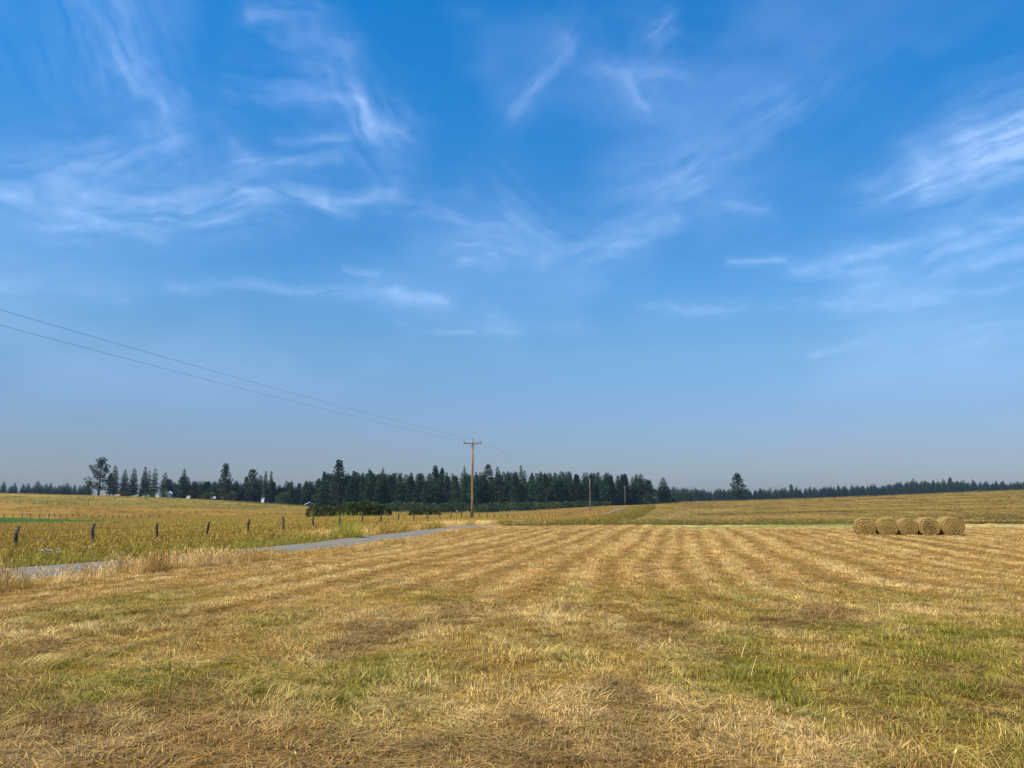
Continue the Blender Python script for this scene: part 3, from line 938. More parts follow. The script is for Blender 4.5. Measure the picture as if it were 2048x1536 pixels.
def bush_mesh(seed, w, d, h, n, size=.26, mat='bush', lobes=6):
    random.seed(seed); mb = MB(); U = random.uniform
    cs = []
    for i in range(lobes):
        cs.append(((i + .5 + U(-.3, .3)) / lobes * w - w / 2, U(-.25, .25) * d, h * U(.36, .52), U(.85, 1.1)))
    for i in range(n):
        c = cs[i % lobes]
        dv = Vector((random.gauss(0, 1), random.gauss(0, 1), random.gauss(0, 1))).normalized()
        q = U(.3, 1) ** .35
        p = Vector((c[0] + dv.x * q * w / lobes * 1.05 * c[3], c[1] + dv.y * q * d * .45, c[2] + dv.z * q * h * .48 * c[3]))
        if p.z < 0: p.z = U(0, .2)
        spray(mb, p, (dv.x + U(-.6, .6), dv.y + U(-.6, .6), dv.z + U(-.2, .8)), U(.7, 1.4) * size, U(.5, .9) * size)
    return mb.mesh('foliage', M[mat], shade=True)


CON = []
for i, (rad, bare, droop, rag, dens) in enumerate([(3.0, .03, .30, .25, 1), (2.4, .05, .38, .35, 1), (3.6, .04, .25, .2, 1), (2.7, .02, .45, .3, 1), (2.1, .06, .35, .45, .9),
                                                     (3.3, .08, .2, .4, .9), (2.6, .05, .5, .5, .8), (3.9, .03, .3, .3, 1), (2.2, .12, .3, .75, .62), (3.0, .02, .4, .2, 1)]):
    CON.append((conifer_mesh(300 + i * 7, 20, rad, bare, droop, rag, dens=dens, pw=(1.5, 1.7, 2.6, 2.0, 1.4, 2.8, 2.0, 2.4, 2.6, 1.8)[i]), trunk_mesh(20, .26)))
PIN = [(pine_mesh(401, 18, 4.4, .20, 46), trunk_mesh(18, .38)), (pine_mesh(411, 18, 4.0, .12, 52, taper=.85), trunk_mesh(18, .38)),
       (pine_mesh(421, 18, 5.2, .18, 50, split=True), trunk_mesh(18, .42)), (pine_mesh(431, 18, 3.4, .10, 46, taper=.9), trunk_mesh(18, .36))]
BASEH = {'c': 20.0, 'p': 18.0}


def tree(name, kind, var, x, y, h, wscale, label, group=None, cat='tree', rz=None):
    crown, trunk = (CON if kind == 'c' else PIN)[var]
    k = h / BASEH[kind]
    o = empty(name, (x, y, hz(x, y) - .15), random.uniform(0, 6.28) if rz is None else rz)
    o.scale = (k * wscale, k * wscale, k)
    for nm, me in (('trunk', trunk), ('crown', crown)):
        c = bpy.data.objects.new(nm, me); COL.objects.link(c); c.parent = o
    tag(o, label, cat, group)
    return o


def tree_px(name, kind, var, u, vtop, Y, label, wpx=None, group=None, rz=None):
    p = pix(u, vtop, Y)
    h = max(3.0, p.z - hz(p.x, Y) + .15)
    ws = 1.0
    if wpx:
        crown = (CON if kind == 'c' else PIN)[var][0]
        xs = [v.co.x for v in crown.vertices]; w0 = (max(xs) - min(xs)) * h / BASEH[kind]
        ws = 1.4 * wpx / 1536 * Y / w0
    return tree(name, kind, var, p.x, Y, h, ws, label, group, rz=rz)


_ONE = ['', 'first', 'second', 'third', 'fourth', 'fifth', 'sixth', 'seventh', 'eighth', 'ninth', 'tenth', 'eleventh', 'twelfth', 'thirteenth', 'fourteenth', 'fifteenth', 'sixteenth', 'seventeenth', 'eighteenth', 'nineteenth', 'twentieth']


def nth_(n): return _ONE[n] if n <= 20 else ('twenty-' if n < 30 else 'thirty-' if n < 40 else 'forty-') + _ONE[n % 10] if n % 10 else {30: 'thirtieth', 40: 'fortieth', 50: 'fiftieth'}[n]


random.seed(77)
# trees that stand out
tree_px('lone_pine', 'p', 1, 1474, 948, 455, 'lone dark pine standing in the middle of the right hillside field', 30, rz=.4)
tree_px('roadside_conifer', 'c', 7, 1326, 955, 425, 'broad dark conifer standing alone just right of the forest end', 27, rz=1)
tree_px('tall_pine', 'p', 2, 203, 917, 430, 'big forked pine, tallest at the left end of the hilltop trees', 37, rz=.1)
tree_px('tall_pine', 'p', 3, 679, 922, 372, 'tallest broad pine of the forest, behind the dark roadside bushes', 34, rz=.8)
tree_px('tall_pine', 'p', 1, 452, 929, 400, 'tall pine rising above the hilltop trees right of the white shed', 26, rz=2)
tree_px('tall_pine', 'p', 0, 506, 939, 400, 'second tall pine to the right of the white shed', 24, rz=1.2)
tree_px('slender_spruce', 'c', 5, 231, 931, 430, 'slender spruce just right of the big forked pine', 18)
tree_px('bent_pine', 'p', 3, 222, 947, 434, 'small open pine between the forked pine and the slender spruce', 14)
tree_px('hilltop_spruce', 'c', 2, 251, 939, 430, 'left of a close pair of spruces on the hilltop', 18)
tree_px('hilltop_spruce', 'c', 5, 269, 937, 432, 'right of a close pair of spruces on the hilltop', 18)
tree_px('ragged_spruce', 'c', 3, 291, 934, 428, 'ragged spruce with open branches left of the white shed', 17)
tree_px('ragged_spruce', 'c', 8, 299, 941, 436, 'thin broken-topped spruce close behind the ragged one', 12)
tree_px('sparse_spruce', 'c', 8, 311, 937, 430, 'sparse pale-trunked spruce directly behind the white shed', 16)
tree_px('hilltop_spruce', 'c', 2, 331, 945, 432, 'spruce behind the small pale shed', 20)
tree_px('hilltop_spruce', 'c', 3, 369, 938, 425, 'pointed spruce standing above its neighbours right of the pale shed', 18)
tree_px('twin_spruce', 'c', 1, 532, 942, 398, 'left stem of the twin spruces right of the second tall pine', 13)
tree_px('twin_spruce', 'c', 4, 543, 943, 399, 'right stem of the twin spruces right of the second tall pine', 13)
tree_px('forest_pine', 'p', 3, 649, 945, 378, 'rounded pine just left of the tallest forest pine', 17)
tree_px('forest_spire', 'c', 1, 766, 936, 372, 'narrow pointed spruce above the forest, behind the right end of the bushes', 17)
tree_px('forest_spire', 'c', 4, 739, 938, 373, 'second pointed spruce to the right of the tallest forest pine', 16)
tree_px('forest_pine', 'p', 1, 871, 934, 374, 'broad pine top left of the tall brown power pole', 24)
tree_px('forest_spire', 'c', 6, 929, 932, 370, 'pointed spruce close left of the tall brown power pole', 18)
tree_px('forest_pine', 'p', 0, 976, 929, 372, 'rounded pine top close right of the tall brown power pole', 22)
tree_px('forest_spire', 'c', 5, 995, 934, 371, 'dense spruce top second to the right of the tall brown power pole', 20)
tree_px('forest_spire', 'c', 3, 1042, 931, 376, 'tall spruce top midway between the first two power poles', 18)
tree_px('forest_edge_conifer', 'c', 7, 1282, 948, 432, 'conifer at the right end of the forest with a sloping outline', 26)
tree_px('forest_edge_conifer', 'c', 5, 1301, 968, 436, 'low conifer in front of the right end of the forest', 16)
tree_px('hill_tree', 'c', 2, 8, 963, 600, 'small conifer on the hill crest at the left edge', 14)
tree_px('hill_tree', 'c', 7, 76, 962, 600, 'bigger conifer in the row behind the left hill crest', 18)

# the rest of the forest wall
SKY_U = [340, 380, 420, 470, 520, 560, 590, 625, 660, 700, 730, 800, 860, 900, 950, 1000, 1060, 1120, 1180, 1240, 1275, 1296]
SKY_V = [952, 956, 955, 958, 954, 966, 964, 960, 948, 944, 944, 946, 944, 946, 944, 942, 944, 943, 944, 944, 946, 955]


def base_Y(u): return np.interp(u, [340, 420, 520, 600, 700, 950, 1100, 1200, 1300], [432, 415, 405, 392, 368, 366, 376, 408, 440])


LM = [(335, 'pale shed'), (369, 'hilltop pointed spruce'), (410, 'camper trailer'), (452, 'tall hilltop pine'), (506, 'second tall pine'), (543, 'twin spruces'),
      (580, 'light green bush'), (619, 'low barn'), (650, 'tallest forest pine'), (705, 'middle dark bush'), (766, 'right dark bush'), (815, 'single round bush'), (871, 'broad pine top'),
      (945, 'brown power pole'), (995, 'dense spruce top'), (1042, 'midway tall spruce'), (1090, 'last shrubs'), (1135, 'pale boulder'), (1180, 'second power pole'), (1215, 'road crest'), (1249, 'third power pole'), (1300, 'forest end')]
ROWN = ('middle', 'front', 'back')
for (u0, n0), (u1, n1) in zip(LM[:-1], LM[1:]):
    for row in range(3):
        u = u0 + random.uniform(0, 8); placed = []
        while u < min(u1, 1297):
            w = random.uniform(13, 21)
            Y = float(base_Y(u)) + (8, 0, 20)[row] + random.uniform(-4, 6)
            vt = float(np.interp(u, SKY_U, SKY_V)) + random.gauss(2, 5) + (4 if row != 1 else random.uniform(3, 22))
            placed.append((u, vt, Y, w * random.uniform(1.25, 1.75), random.choice((0, 1, 2, 3, 4, 5, 7, 9, 9))))
            u += w * random.uniform(.75, 1.1)
        hi = min(placed, key=lambda q: q[1]) if placed else None
        for k, q in enumerate(placed):
            nth = 'only' if len(placed) == 1 else ('leftmost', 'second', 'third', 'fourth', 'fifth', 'sixth', 'seventh')[k]
            lab = '%s %s-row forest conifer between the %s and the %s' % (nth, ROWN[row], n0, n1)
            kd_, vr_ = ('p', random.choice((1, 3, 3))) if random.random() < .28 else ('c', q[4])
            tree_px('conifer', kd_, vr_, q[0], q[1], q[2], lab, q[3] * (.85 if kd_ == 'p' else 1), 'conifers of the forest wall')
random.seed(81)
for k_, u in enumerate((22, 30, 47, 57, 66, 84, 93, 102, 110, 119, 127, 135, 142, 150, 161, 168, 175)):
    tree_px('distant_conifer', 'c', random.choice((0, 2, 3, 5, 9)), u, random.uniform(965, 973), 600 + random.uniform(-20, 40),
            '%s small hazy conifer from the left edge behind the left hill crest' % nth_(k_ + 2), random.uniform(11, 17), 'hazy conifers behind the left hill crest')
tree_px('round_tree', 'p', 1, 180, 963, 470, 'rounded grey-green tree left of the big forked pine', 16)
# far right band of forest: front row one by one
FR_U = [1338, 1420, 1500, 1580, 1660, 1740, 1790, 1830, 1860, 1900, 1950, 2000, 2048, 2100]
FR_V = [975, 979, 978, 977, 975, 971, 967, 962, 963, 963, 964, 965, 965, 964]
u = 1342; k_ = {}
while u < 2062:
    w = random.uniform(8, 13)
    reg = 'left of the lone pine' if u < 1474 else ('right of the lone pine' if u < 1720 else 'above the hay bales')
    k_[reg] = k_.get(reg, 0) + 1
    tree_px('far_conifer', 'c', random.choice((0, 2, 3, 5, 7, 9, 1, 4)), u, float(np.interp(u, FR_U, FR_V)) + random.gauss(2, 3.0), 880 + random.uniform(-15, 15),
            '%s hazy conifer from the left in the far forest %s' % (nth_(k_[reg]), reg), w * 1.35, 'far forest ' + reg)
    u += w * random.uniform(.75, 1.0)
tree_px('far_pine', 'p', 1, 1900, 956, 870, 'taller conifer sticking out of the far right forest band', 13)
tree_px('far_pine', 'p', 0, 1582, 969, 900, 'rounded tree top standing out of the far forest band', 10)

# the far forest behind the front row: one mass
FSRC = bpy.data.collections.new('far_tree_sources')
for i, v in enumerate((0, 2, 3, 5, 9)):
    FSRC.objects.link(bpy.data.objects.new('far_tree_%d' % i, CON[v][0]))
GN2 = bpy.data.node_groups.new('scatter_far_trees', 'GeometryNodeTree')
GN2.interface.new_socket('Geometry', in_out='INPUT', socket_type='NodeSocketGeometry')
GN2.interface.new_socket('Geometry', in_out='OUTPUT', socket_type='NodeSocketGeometry')
fill_gn(GN2, FSRC)


def far_forest():
    n = 1000
    u = rng.uniform(1300, 2500, n); Y = rng.uniform(900, 1080, n)
    x = (u - 1024) / 1536 / 1.012 * Y
    z = Hg(x, Y)
    vt = np.interp(u, FR_U, FR_V) + rng.normal(3, 3, n)
    top = np.array([pix(a, b, c).z for a, b, c in zip(u, vt, Y)])
    h = np.clip(top - z, 9, 40)
    s = h / 20
    scatter('distant_forest', np.stack([x, Y, z], 1), rng.integers(0, 5, n), np.stack([s * 1.5, s * 1.5, s], 1), np.ones((n, 3)),
            'far hazy blue-green forest mass along the right horizon', np.stack([np.zeros(n), np.zeros(n), rng.uniform(0, 6.28, n)], 1), GN2, M['conifer'])
    n = 230
    u = rng.uniform(350, 1292, n); Y = np.array([float(base_Y(a)) for a in u]) + rng.uniform(16, 60, n)
    x = (u - 1024) / 1536 / 1.012 * Y; z = Hg(x, Y)
    vt = np.interp(u, SKY_U, SKY_V) + np.abs(rng.normal(3, 4, n)) + np.where(u < 600, 6, 0)
    top = np.array([pix(a, b, c).z for a, b, c in zip(u, vt, Y)]); s = np.clip(top - z, 6, 30) / 20
    scatter('forest_interior', np.stack([x, Y, z], 1), rng.integers(0, 5, n), np.stack([s * 1.15, s * 1.15, s], 1), np.ones((n, 3)),
            'dense dark wood filling the forest behind its front rows', np.stack([np.zeros(n), np.zeros(n), rng.uniform(0, 6.28, n)], 1), GN2, M['conifer'])


far_forest()

# ------------------------------------------------------------------ bushes
def bush(name, u, vbase, Y, wpx, hpx, seed, label, group=None, mat='bush', n=4600, size=None, lobes=4):
    p = pix(u, vbase, Y); w = wpx / 1536 * Y; h = hpx / 1536 * Y
    o = empty(name, (p.x, Y, hz(p.x, Y) - .05))
    c = bpy.data.objects.new('foliage', bush_mesh(seed, w * .9, max(w * .6, 1.5), h * 1.08, n, size or max(.16, h * .10), mat, lobes)); COL.objects.link(c); c.parent = o
    mb = MB(); random.seed(seed)
    for k in range(4):
        a = random.uniform(-.35, .35) * w
        mb.tube([(a * .4, 0, -.1), (a * .8, random.uniform(-.2, .2), h * .3), (a, random.uniform(-.3, .3), h * .55)], [.07, .05, .02], 5)
    mb.build('stem', M['bark'], o)
    tag(o, label, 'bush', group)
    return o


bush('bush', 655, 1038, 112, 74, 33, 1, 'left dark rounded bush of the clump beyond the fence')
bush('bush', 705, 1038, 114, 82, 39, 2, 'middle and tallest dark bush of the clump beyond the fence')
bush('bush', 748, 1036, 116, 56, 34, 3, 'right reddish-dark bush of the clump beyond the fence')
bush('bush', 850, 1032, 128, 50, 25, 4, 'single round green bush between the bush clump and the brown power pole', lobes=3)
for i, (u, v, w, h) in enumerate([(815, 1024, 60, 20), (875, 1024, 52, 20), (905, 1024, 50, 22), (960, 1024, 50, 18), (1000, 1024, 56, 22), (1048, 1023, 50, 20), (1090, 1020, 52, 16), (1130, 1018, 40, 14), (1168, 1015, 36, 14), (1200, 1013, 36, 10), (780, 1022, 40, 16)]):
    bush('shrub', u, v, 330 + max(0, u - 1000) * .25, w, h * .85, 20 + i, '%s low dark shrub from the left along the foot of the forest' % nth_((2, 3, 4, 5, 6, 7, 8, 9, 10, 11, 1)[i]), 'shrubs along the forest foot', n=1500, size=.62, lobes=5, mat=('shrub' if i % 3 else 'bush'))
for i, (u, Y, w, h, lab) in enumerate([(326, 418, 14, 17, 'round green bush between the two pale sheds'), (305, 420, 26, 10, 'low grey bush left of the white shed'), (252, 422, 18, 9, 'low brown bush under the pair of hilltop spruces'),
                                        (460, 398, 24, 18, 'olive bush at the field edge below the tall pine'), (417, 408, 18, 12, 'low bush beside the small trailer'), (567, 392, 22, 24, 'light green leafy bush in front of the left forest'), (1297, 400, 15, 20, 'light green bush at the road end by the small roofed house'), (1345, 430, 10, 8, 'small shrub right of the lone roadside conifer')]):
    bush('bush', u, 1000, Y, w, h, 40 + i, lab, n=700, size=.8, lobes=3, mat='willow' if 'light' in lab else 'bush')
for i, u in enumerate((1350, 1364, 1378)):
    bush('poplar_clump', u, 1000, 600, 22, 20, 60 + i, '%s pale green leafy tree at the far field edge left of the lone pine' % ('left', 'middle', 'right')[i], 'pale leafy trees left of the lone pine', mat='willow', n=600, size=1.4, lobes=3)


# ------------------------------------------------------------------ tall yellow-green grass clump by the road
def reed_clump():
    p = pix(694, 1071, 49); x, y = p.x, 49.0
    o = empty('tall_grass_clump', (x, y, hz(x, y)))
    random.seed(5); mb = MB(); hd = MB(); U = random.uniform
    for _ in range(560):
        a, q = U(0, 6.28), math.sqrt(random.random())
        bx, by = math.cos(a) * q * 1.05, math.sin(a) * q * .7
        out = math.atan2(by, bx) + U(-.8, .8)
        blade(mb, bx, by, U(.6, 1.35) * (1 - .25 * q), U(.1, .5) * (.4 + q), out, U(.015, .03), 4)
    for _ in range(46):
        a, q = U(0, 6.28), math.sqrt(random.random())
        blade(hd, math.cos(a) * q * .9, math.sin(a) * q * .6, U(1.25, 1.6), U(0, .25), U(0, 6.28), .01, 3, head=U(.14, .22))
    mb.build('leaves', M['reed'], o, shade=True); hd.build('seed_stalks', M['reed'], o, shade=True)
    tag(o, 'bushy yellow-green clump of tall grass between the fence and the road', 'grass clump')


reed_clump()

# ------------------------------------------------------------------ fences
def post_mesh(seed, h, r):
    random.seed(seed); mb = MB()
    n = 5; pts = [(random.uniform(-.012, .012) * k, random.uniform(-.012, .012) * k, -.25 + (h + .25) * k / n) for k in range(n + 1)]
    mb.tube(pts, [r * random.uniform(.88, 1.1) for _ in pts], 8, wob=.18)
    return mb.mesh('post', M['post'])


def road_fence():
    root = empty('wire_fence', (FENCE_S + SL * 32.2, 32.2, hz(FENCE_S + SL * 32.2, 32.2)))
    ox, oy, oz = root.location
    metal = {97.0, 102.0}
    tops = []
    meshes = [post_mesh(500 + i, 1.27, .07) for i in range(7)]
    y = 32.1 - 4.38 * 3; i = 0
    while y < 300:
        x = FENCE_S + SL * y; z = hz(x, y)
        if not (56 < y < 57):
            o = bpy.data.objects.new('post', meshes[i % 7]); COL.objects.link(o); o.parent = root
            o.location = (x - ox, y - oy, z - oz)
            random.seed(i * 13 + 1)
            o.rotation_euler = (random.gauss(0, .03), random.gauss(0, .035), random.uniform(0, 6))
            if abs(y - 32.1) < .5: o.rotation_euler = (.02, .17, 1.0)
            if abs(y - 36.5) < .5: o.rotation_euler = (.0, .10, 2.0)
            o.scale = (1, 1, random.uniform(.94, 1.05))
            tops.append((x, y, z))
        y += 4.38 * (1 if y < 200 else 1.5); i += 1
    # two steel posts with white tips by the brown pole
    for u, Y in ((914, 95.9), (934.5, 100.4)):
        x = pix(u, 1023, Y).x; z = hz(x, Y); mb = MB()
        mb.box((0, 0, .62), (.035, .012, 1.5)); mb.box((0, .012, .62), (.008, .03, 1.5))
        o = mb.build('steel_post', M['tpost'], root); o.location = (x - ox, Y - oy, z - oz)
        mb = MB(); mb.box((0, .004, 1.42), (.06, .05, .14)); q = mb.build('white_tip', M['white'], o)
    for hgt in (.45, .78, 1.08):
        mb = MB(); pts = []
        for (a, b) in zip(tops[:-1], tops[1:]):
            for k in range(4):
                t = k / 4; pts.append((a[0] + (b[0] - a[0]) * t - ox + .07, a[1] + (b[1] - a[1]) * t - oy, a[2] + (b[2] - a[2]) * t + hgt - .05 * 4 * t * (1 - t) - oz))
        mb.tube(pts, .007, 4, cap=False); mb.build('wire', M['steel'], root)
    tag(root, 'weathered wooden post and wire fence along the left side of the road', 'fence')


road_fence()


def far_fence(label, pts, spacing, seed):
    P = [Vector((x, y, hz(x, y))) for x, y in pts]
    root = empty('wire_fence', P[0]); me = post_mesh(seed, 1.3, .10)
    line = []; i = 0
    for a, b in zip(P[:-1], P[1:]):
        n = max(1, int((b - a).length / spacing))
        for k in range(n):
            q = a.lerp(b, k / n); q.z = hz(q.x, q.y); line.append(q)
    random.seed(seed)
    for q in line:
        o = bpy.data.objects.new('post', me); COL.objects.link(o); o.parent = root; o.location = q - P[0]
        o.rotation_euler = (random.gauss(0, .05), random.gauss(0, .05), random.uniform(0, 6)); o.scale.z = random.uniform(.85, 1.1)
    mb = MB(); mb.tube([q - P[0] + Vector((0, 0, 1.05)) for q in line], .008, 4, cap=False); mb.build('wire', M['steel'], root)
    tag(root, label, 'fence')


def ux(u, Y): return pix(u, 1007, Y).x


far_fence('thin row of small fence posts along the far side of the green pasture', [(ux(-40, 199), 199), (ux(100, 190), 190), (ux(300, 164), 164), (ux(340, 160), 160)], 2.9, 601)
far_fence('faint row of posts across the brown field below the olive hilltop', [(ux(-40, 276), 276), (ux(120, 277), 277), (ux(260, 279), 279)], 4.2, 602)
far_fence('faint row of posts at the field edge below the left forest', [(ux(515, 372), 372), (ux(560, 360), 360), (ux(630, 345), 345)], 4.0, 603)


# ------------------------------------------------------------------ power poles and lines
def power_pole(u, vtop, Y, label, arm=True, mat='pole', r=.16, tilt=0.0, grey=False):
    p = pix(u, vtop, Y); z0 = hz(p.x, Y); h = p.z - z0
    o = empty('power_pole', (p.x, Y, z0)); o.rotation_euler = (0, tilt, 0)
    mb = MB(); random.seed(int(u))
    mb.tube([(0, 0, -.5), (0, 0, h * .3), (0, 0, h * .65), (0, 0, h)], [r * 1.15, r, r * .85, r * .68], 12); mb.build('shaft', M[mat], o, smooth=True)
    ang = -math.atan(SL)           # crossarm square to the line
    ends = []
    if arm:
        za = h - .45; L = 2.45
        mb = MB(); mb.box((0, -.17, za), (L, .11, .13), ang * .4)
        a = mb.build('crossarm', M['arm'], o)
        for s in (-1, 1):
            mb = MB(); mb.tube([(s * .62, -.2, za - .06), (0, -.15, za - .62)], .025, 5); mb.build('brace', M['arm'], o)
            mb = MB(); x = s * (L / 2 - .1)
            mb.tube([(x, -.17, za + .05), (x, -.17, za + .14), (x, -.17, za + .15), (x, -.17, za + .22), (x, -.17, za + .23), (x, -.17, za + .30)], [.03, .03, .065, .075, .05, .055], 8)
            mb.build('insulator', M['ceramic'], o, smooth=True)
            ends.append((p.x + x, Y - .17, z0 + za + .30))
        mb = MB(); mb.tube([(0, 0, h - .02), (0, 0, h + .10), (0, 0, h + .11), (0, 0, h + .22)], [.03, .03, .075, .05], 8); mb.build('top_pin', M['ceramic'], o)
        mb = MB(); mb.box((0, -r * .72, h - .95), (.16, .05, .26)); mb.build('bracket', M['pole_grey'], o)
    else:
        for s in (-1, 1):
            mb = MB(); x = s * .16
            mb.tube([(x, 0, h - .5 - .3 * (s > 0)), (x, 0, h - .28 - .3 * (s > 0))], [.05, .06], 8); mb.build('insulator', M['ceramic'], o)
            ends.append((p.x + x, Y, z0 + h - .28 - .3 * (s > 0)))
    tag(o, label, 'power pole')
    return ends


E1 = power_pole(945.5, 880, 102.7, 'tall brown wooden power pole with a crossarm by the fence')
E2 = power_pole(1179.5, 957, 234, 'plain grey power pole without crossarm, second along the road', arm=False, mat='pole_grey', r=.13)
E3 = power_pole(1249.5, 972, 401, 'small distant power pole with a crossarm in front of the forest', mat='pole_grey', r=.16)
E4 = power_pole(1298, 978, 700, 'farthest power pole showing above the bush at the forest end', arm=False, mat='pole_grey', r=.22)


def power_line(k, label):
    s = -1 if k == 0 else 1
    y0 = -32.0; start = (FENCE_S + SL * y0 + s * 1.12, y0, E1[k][2] + .3)
    pts = []
    for a, b, sag in ((start, E1[k], .95), (E1[k], E2[k], 1.3), (E2[k], E3[k], 1.8), (E3[k], E4[k], 4.0)):
        for i in range(28):
            t = i / 28
            pts.append((a[0] + (b[0] - a[0]) * t, a[1] + (b[1] - a[1]) * t, a[2] + (b[2] - a[2]) * t - sag * 4 * t * (1 - t)))
    pts.append(E4[k])
    o = Vector(pts[28]); mb = MB(); mb.tube([Vector(p) - o for p in pts], .0065, 5, cap=False)
    q = mb.build('power_line', M['steel']); q.location = o
    tag(q, label, 'power line', 'power lines along the road')


power_line(0, 'power line on the left end of the crossarm, lower at the left edge')
power_line(1, 'power line on the right end of the crossarm, upper at the left edge')


# ------------------------------------------------------------------ hay bales
def mat_hay(name, radial):
    m, nt, b = new_mat(name)
    N, L = nt.nodes, nt.links
    tc = N.new('ShaderNodeTexCoord')
    sh = N.new('ShaderNodeAttribute'); sh.attribute_name = 'shade'
    n1 = N.new('ShaderNodeTexNoise'); n1.inputs['Scale'].default_value = 26; n1.inputs['Detail'].default_value = 5
    mp = N.new('ShaderNodeMapping'); mp.inputs['Scale'].default_value = (1, 1, 1) if radial else (1.6, .35, 1.6)
    L.new(tc.outputs['Object'], mp.inputs[0]); L.new(mp.outputs[0], n1.inputs['Vector'])
    ad = N.new('ShaderNodeMath'); ad.operation = 'MULTIPLY_ADD'; ad.inputs[1].default_value = .55
    L.new(sh.outputs['Fac'], ad.inputs[0])
    hf = N.new('ShaderNodeMath'); hf.operation = 'MULTIPLY'; hf.inputs[1].default_value = .5; L.new(n1.outputs['Fac'], hf.inputs[0])
    L.new(hf.outputs[0], ad.inputs[2])
    r = N.new('ShaderNodeValToRGB')
    e = r.color_ramp.elements
    e[0].position = .12; e[0].color = (.09, .054, .014, 1); e[1].position = .9; e[1].color = (.50, .325, .095, 1)
    x = e.new(.5); x.color = (.29, .175, .05, 1)
    L.new(ad.outputs[0], r.inputs[0]); L.new(r.outputs[0], b.inputs['Base Color'])
    bp = N.new('ShaderNodeBump'); bp.inputs['Strength'].default_value = .9; bp.inputs['Distance'].default_value = .02
    L.new(n1.outputs['Fac'], bp.inputs['Height']); L.new(bp.outputs[0], b.inputs['Normal'])
    b.inputs['Roughness'].default_value = .8
    return m


M['hay_end'] = mat_hay('hay_end', True)
M['hay_side'] = mat_hay('hay_side', False)
M['straw'] = mat_foliage('loose_straw', (.28, .19, .06), (.62, .48, .22), .2, .1)


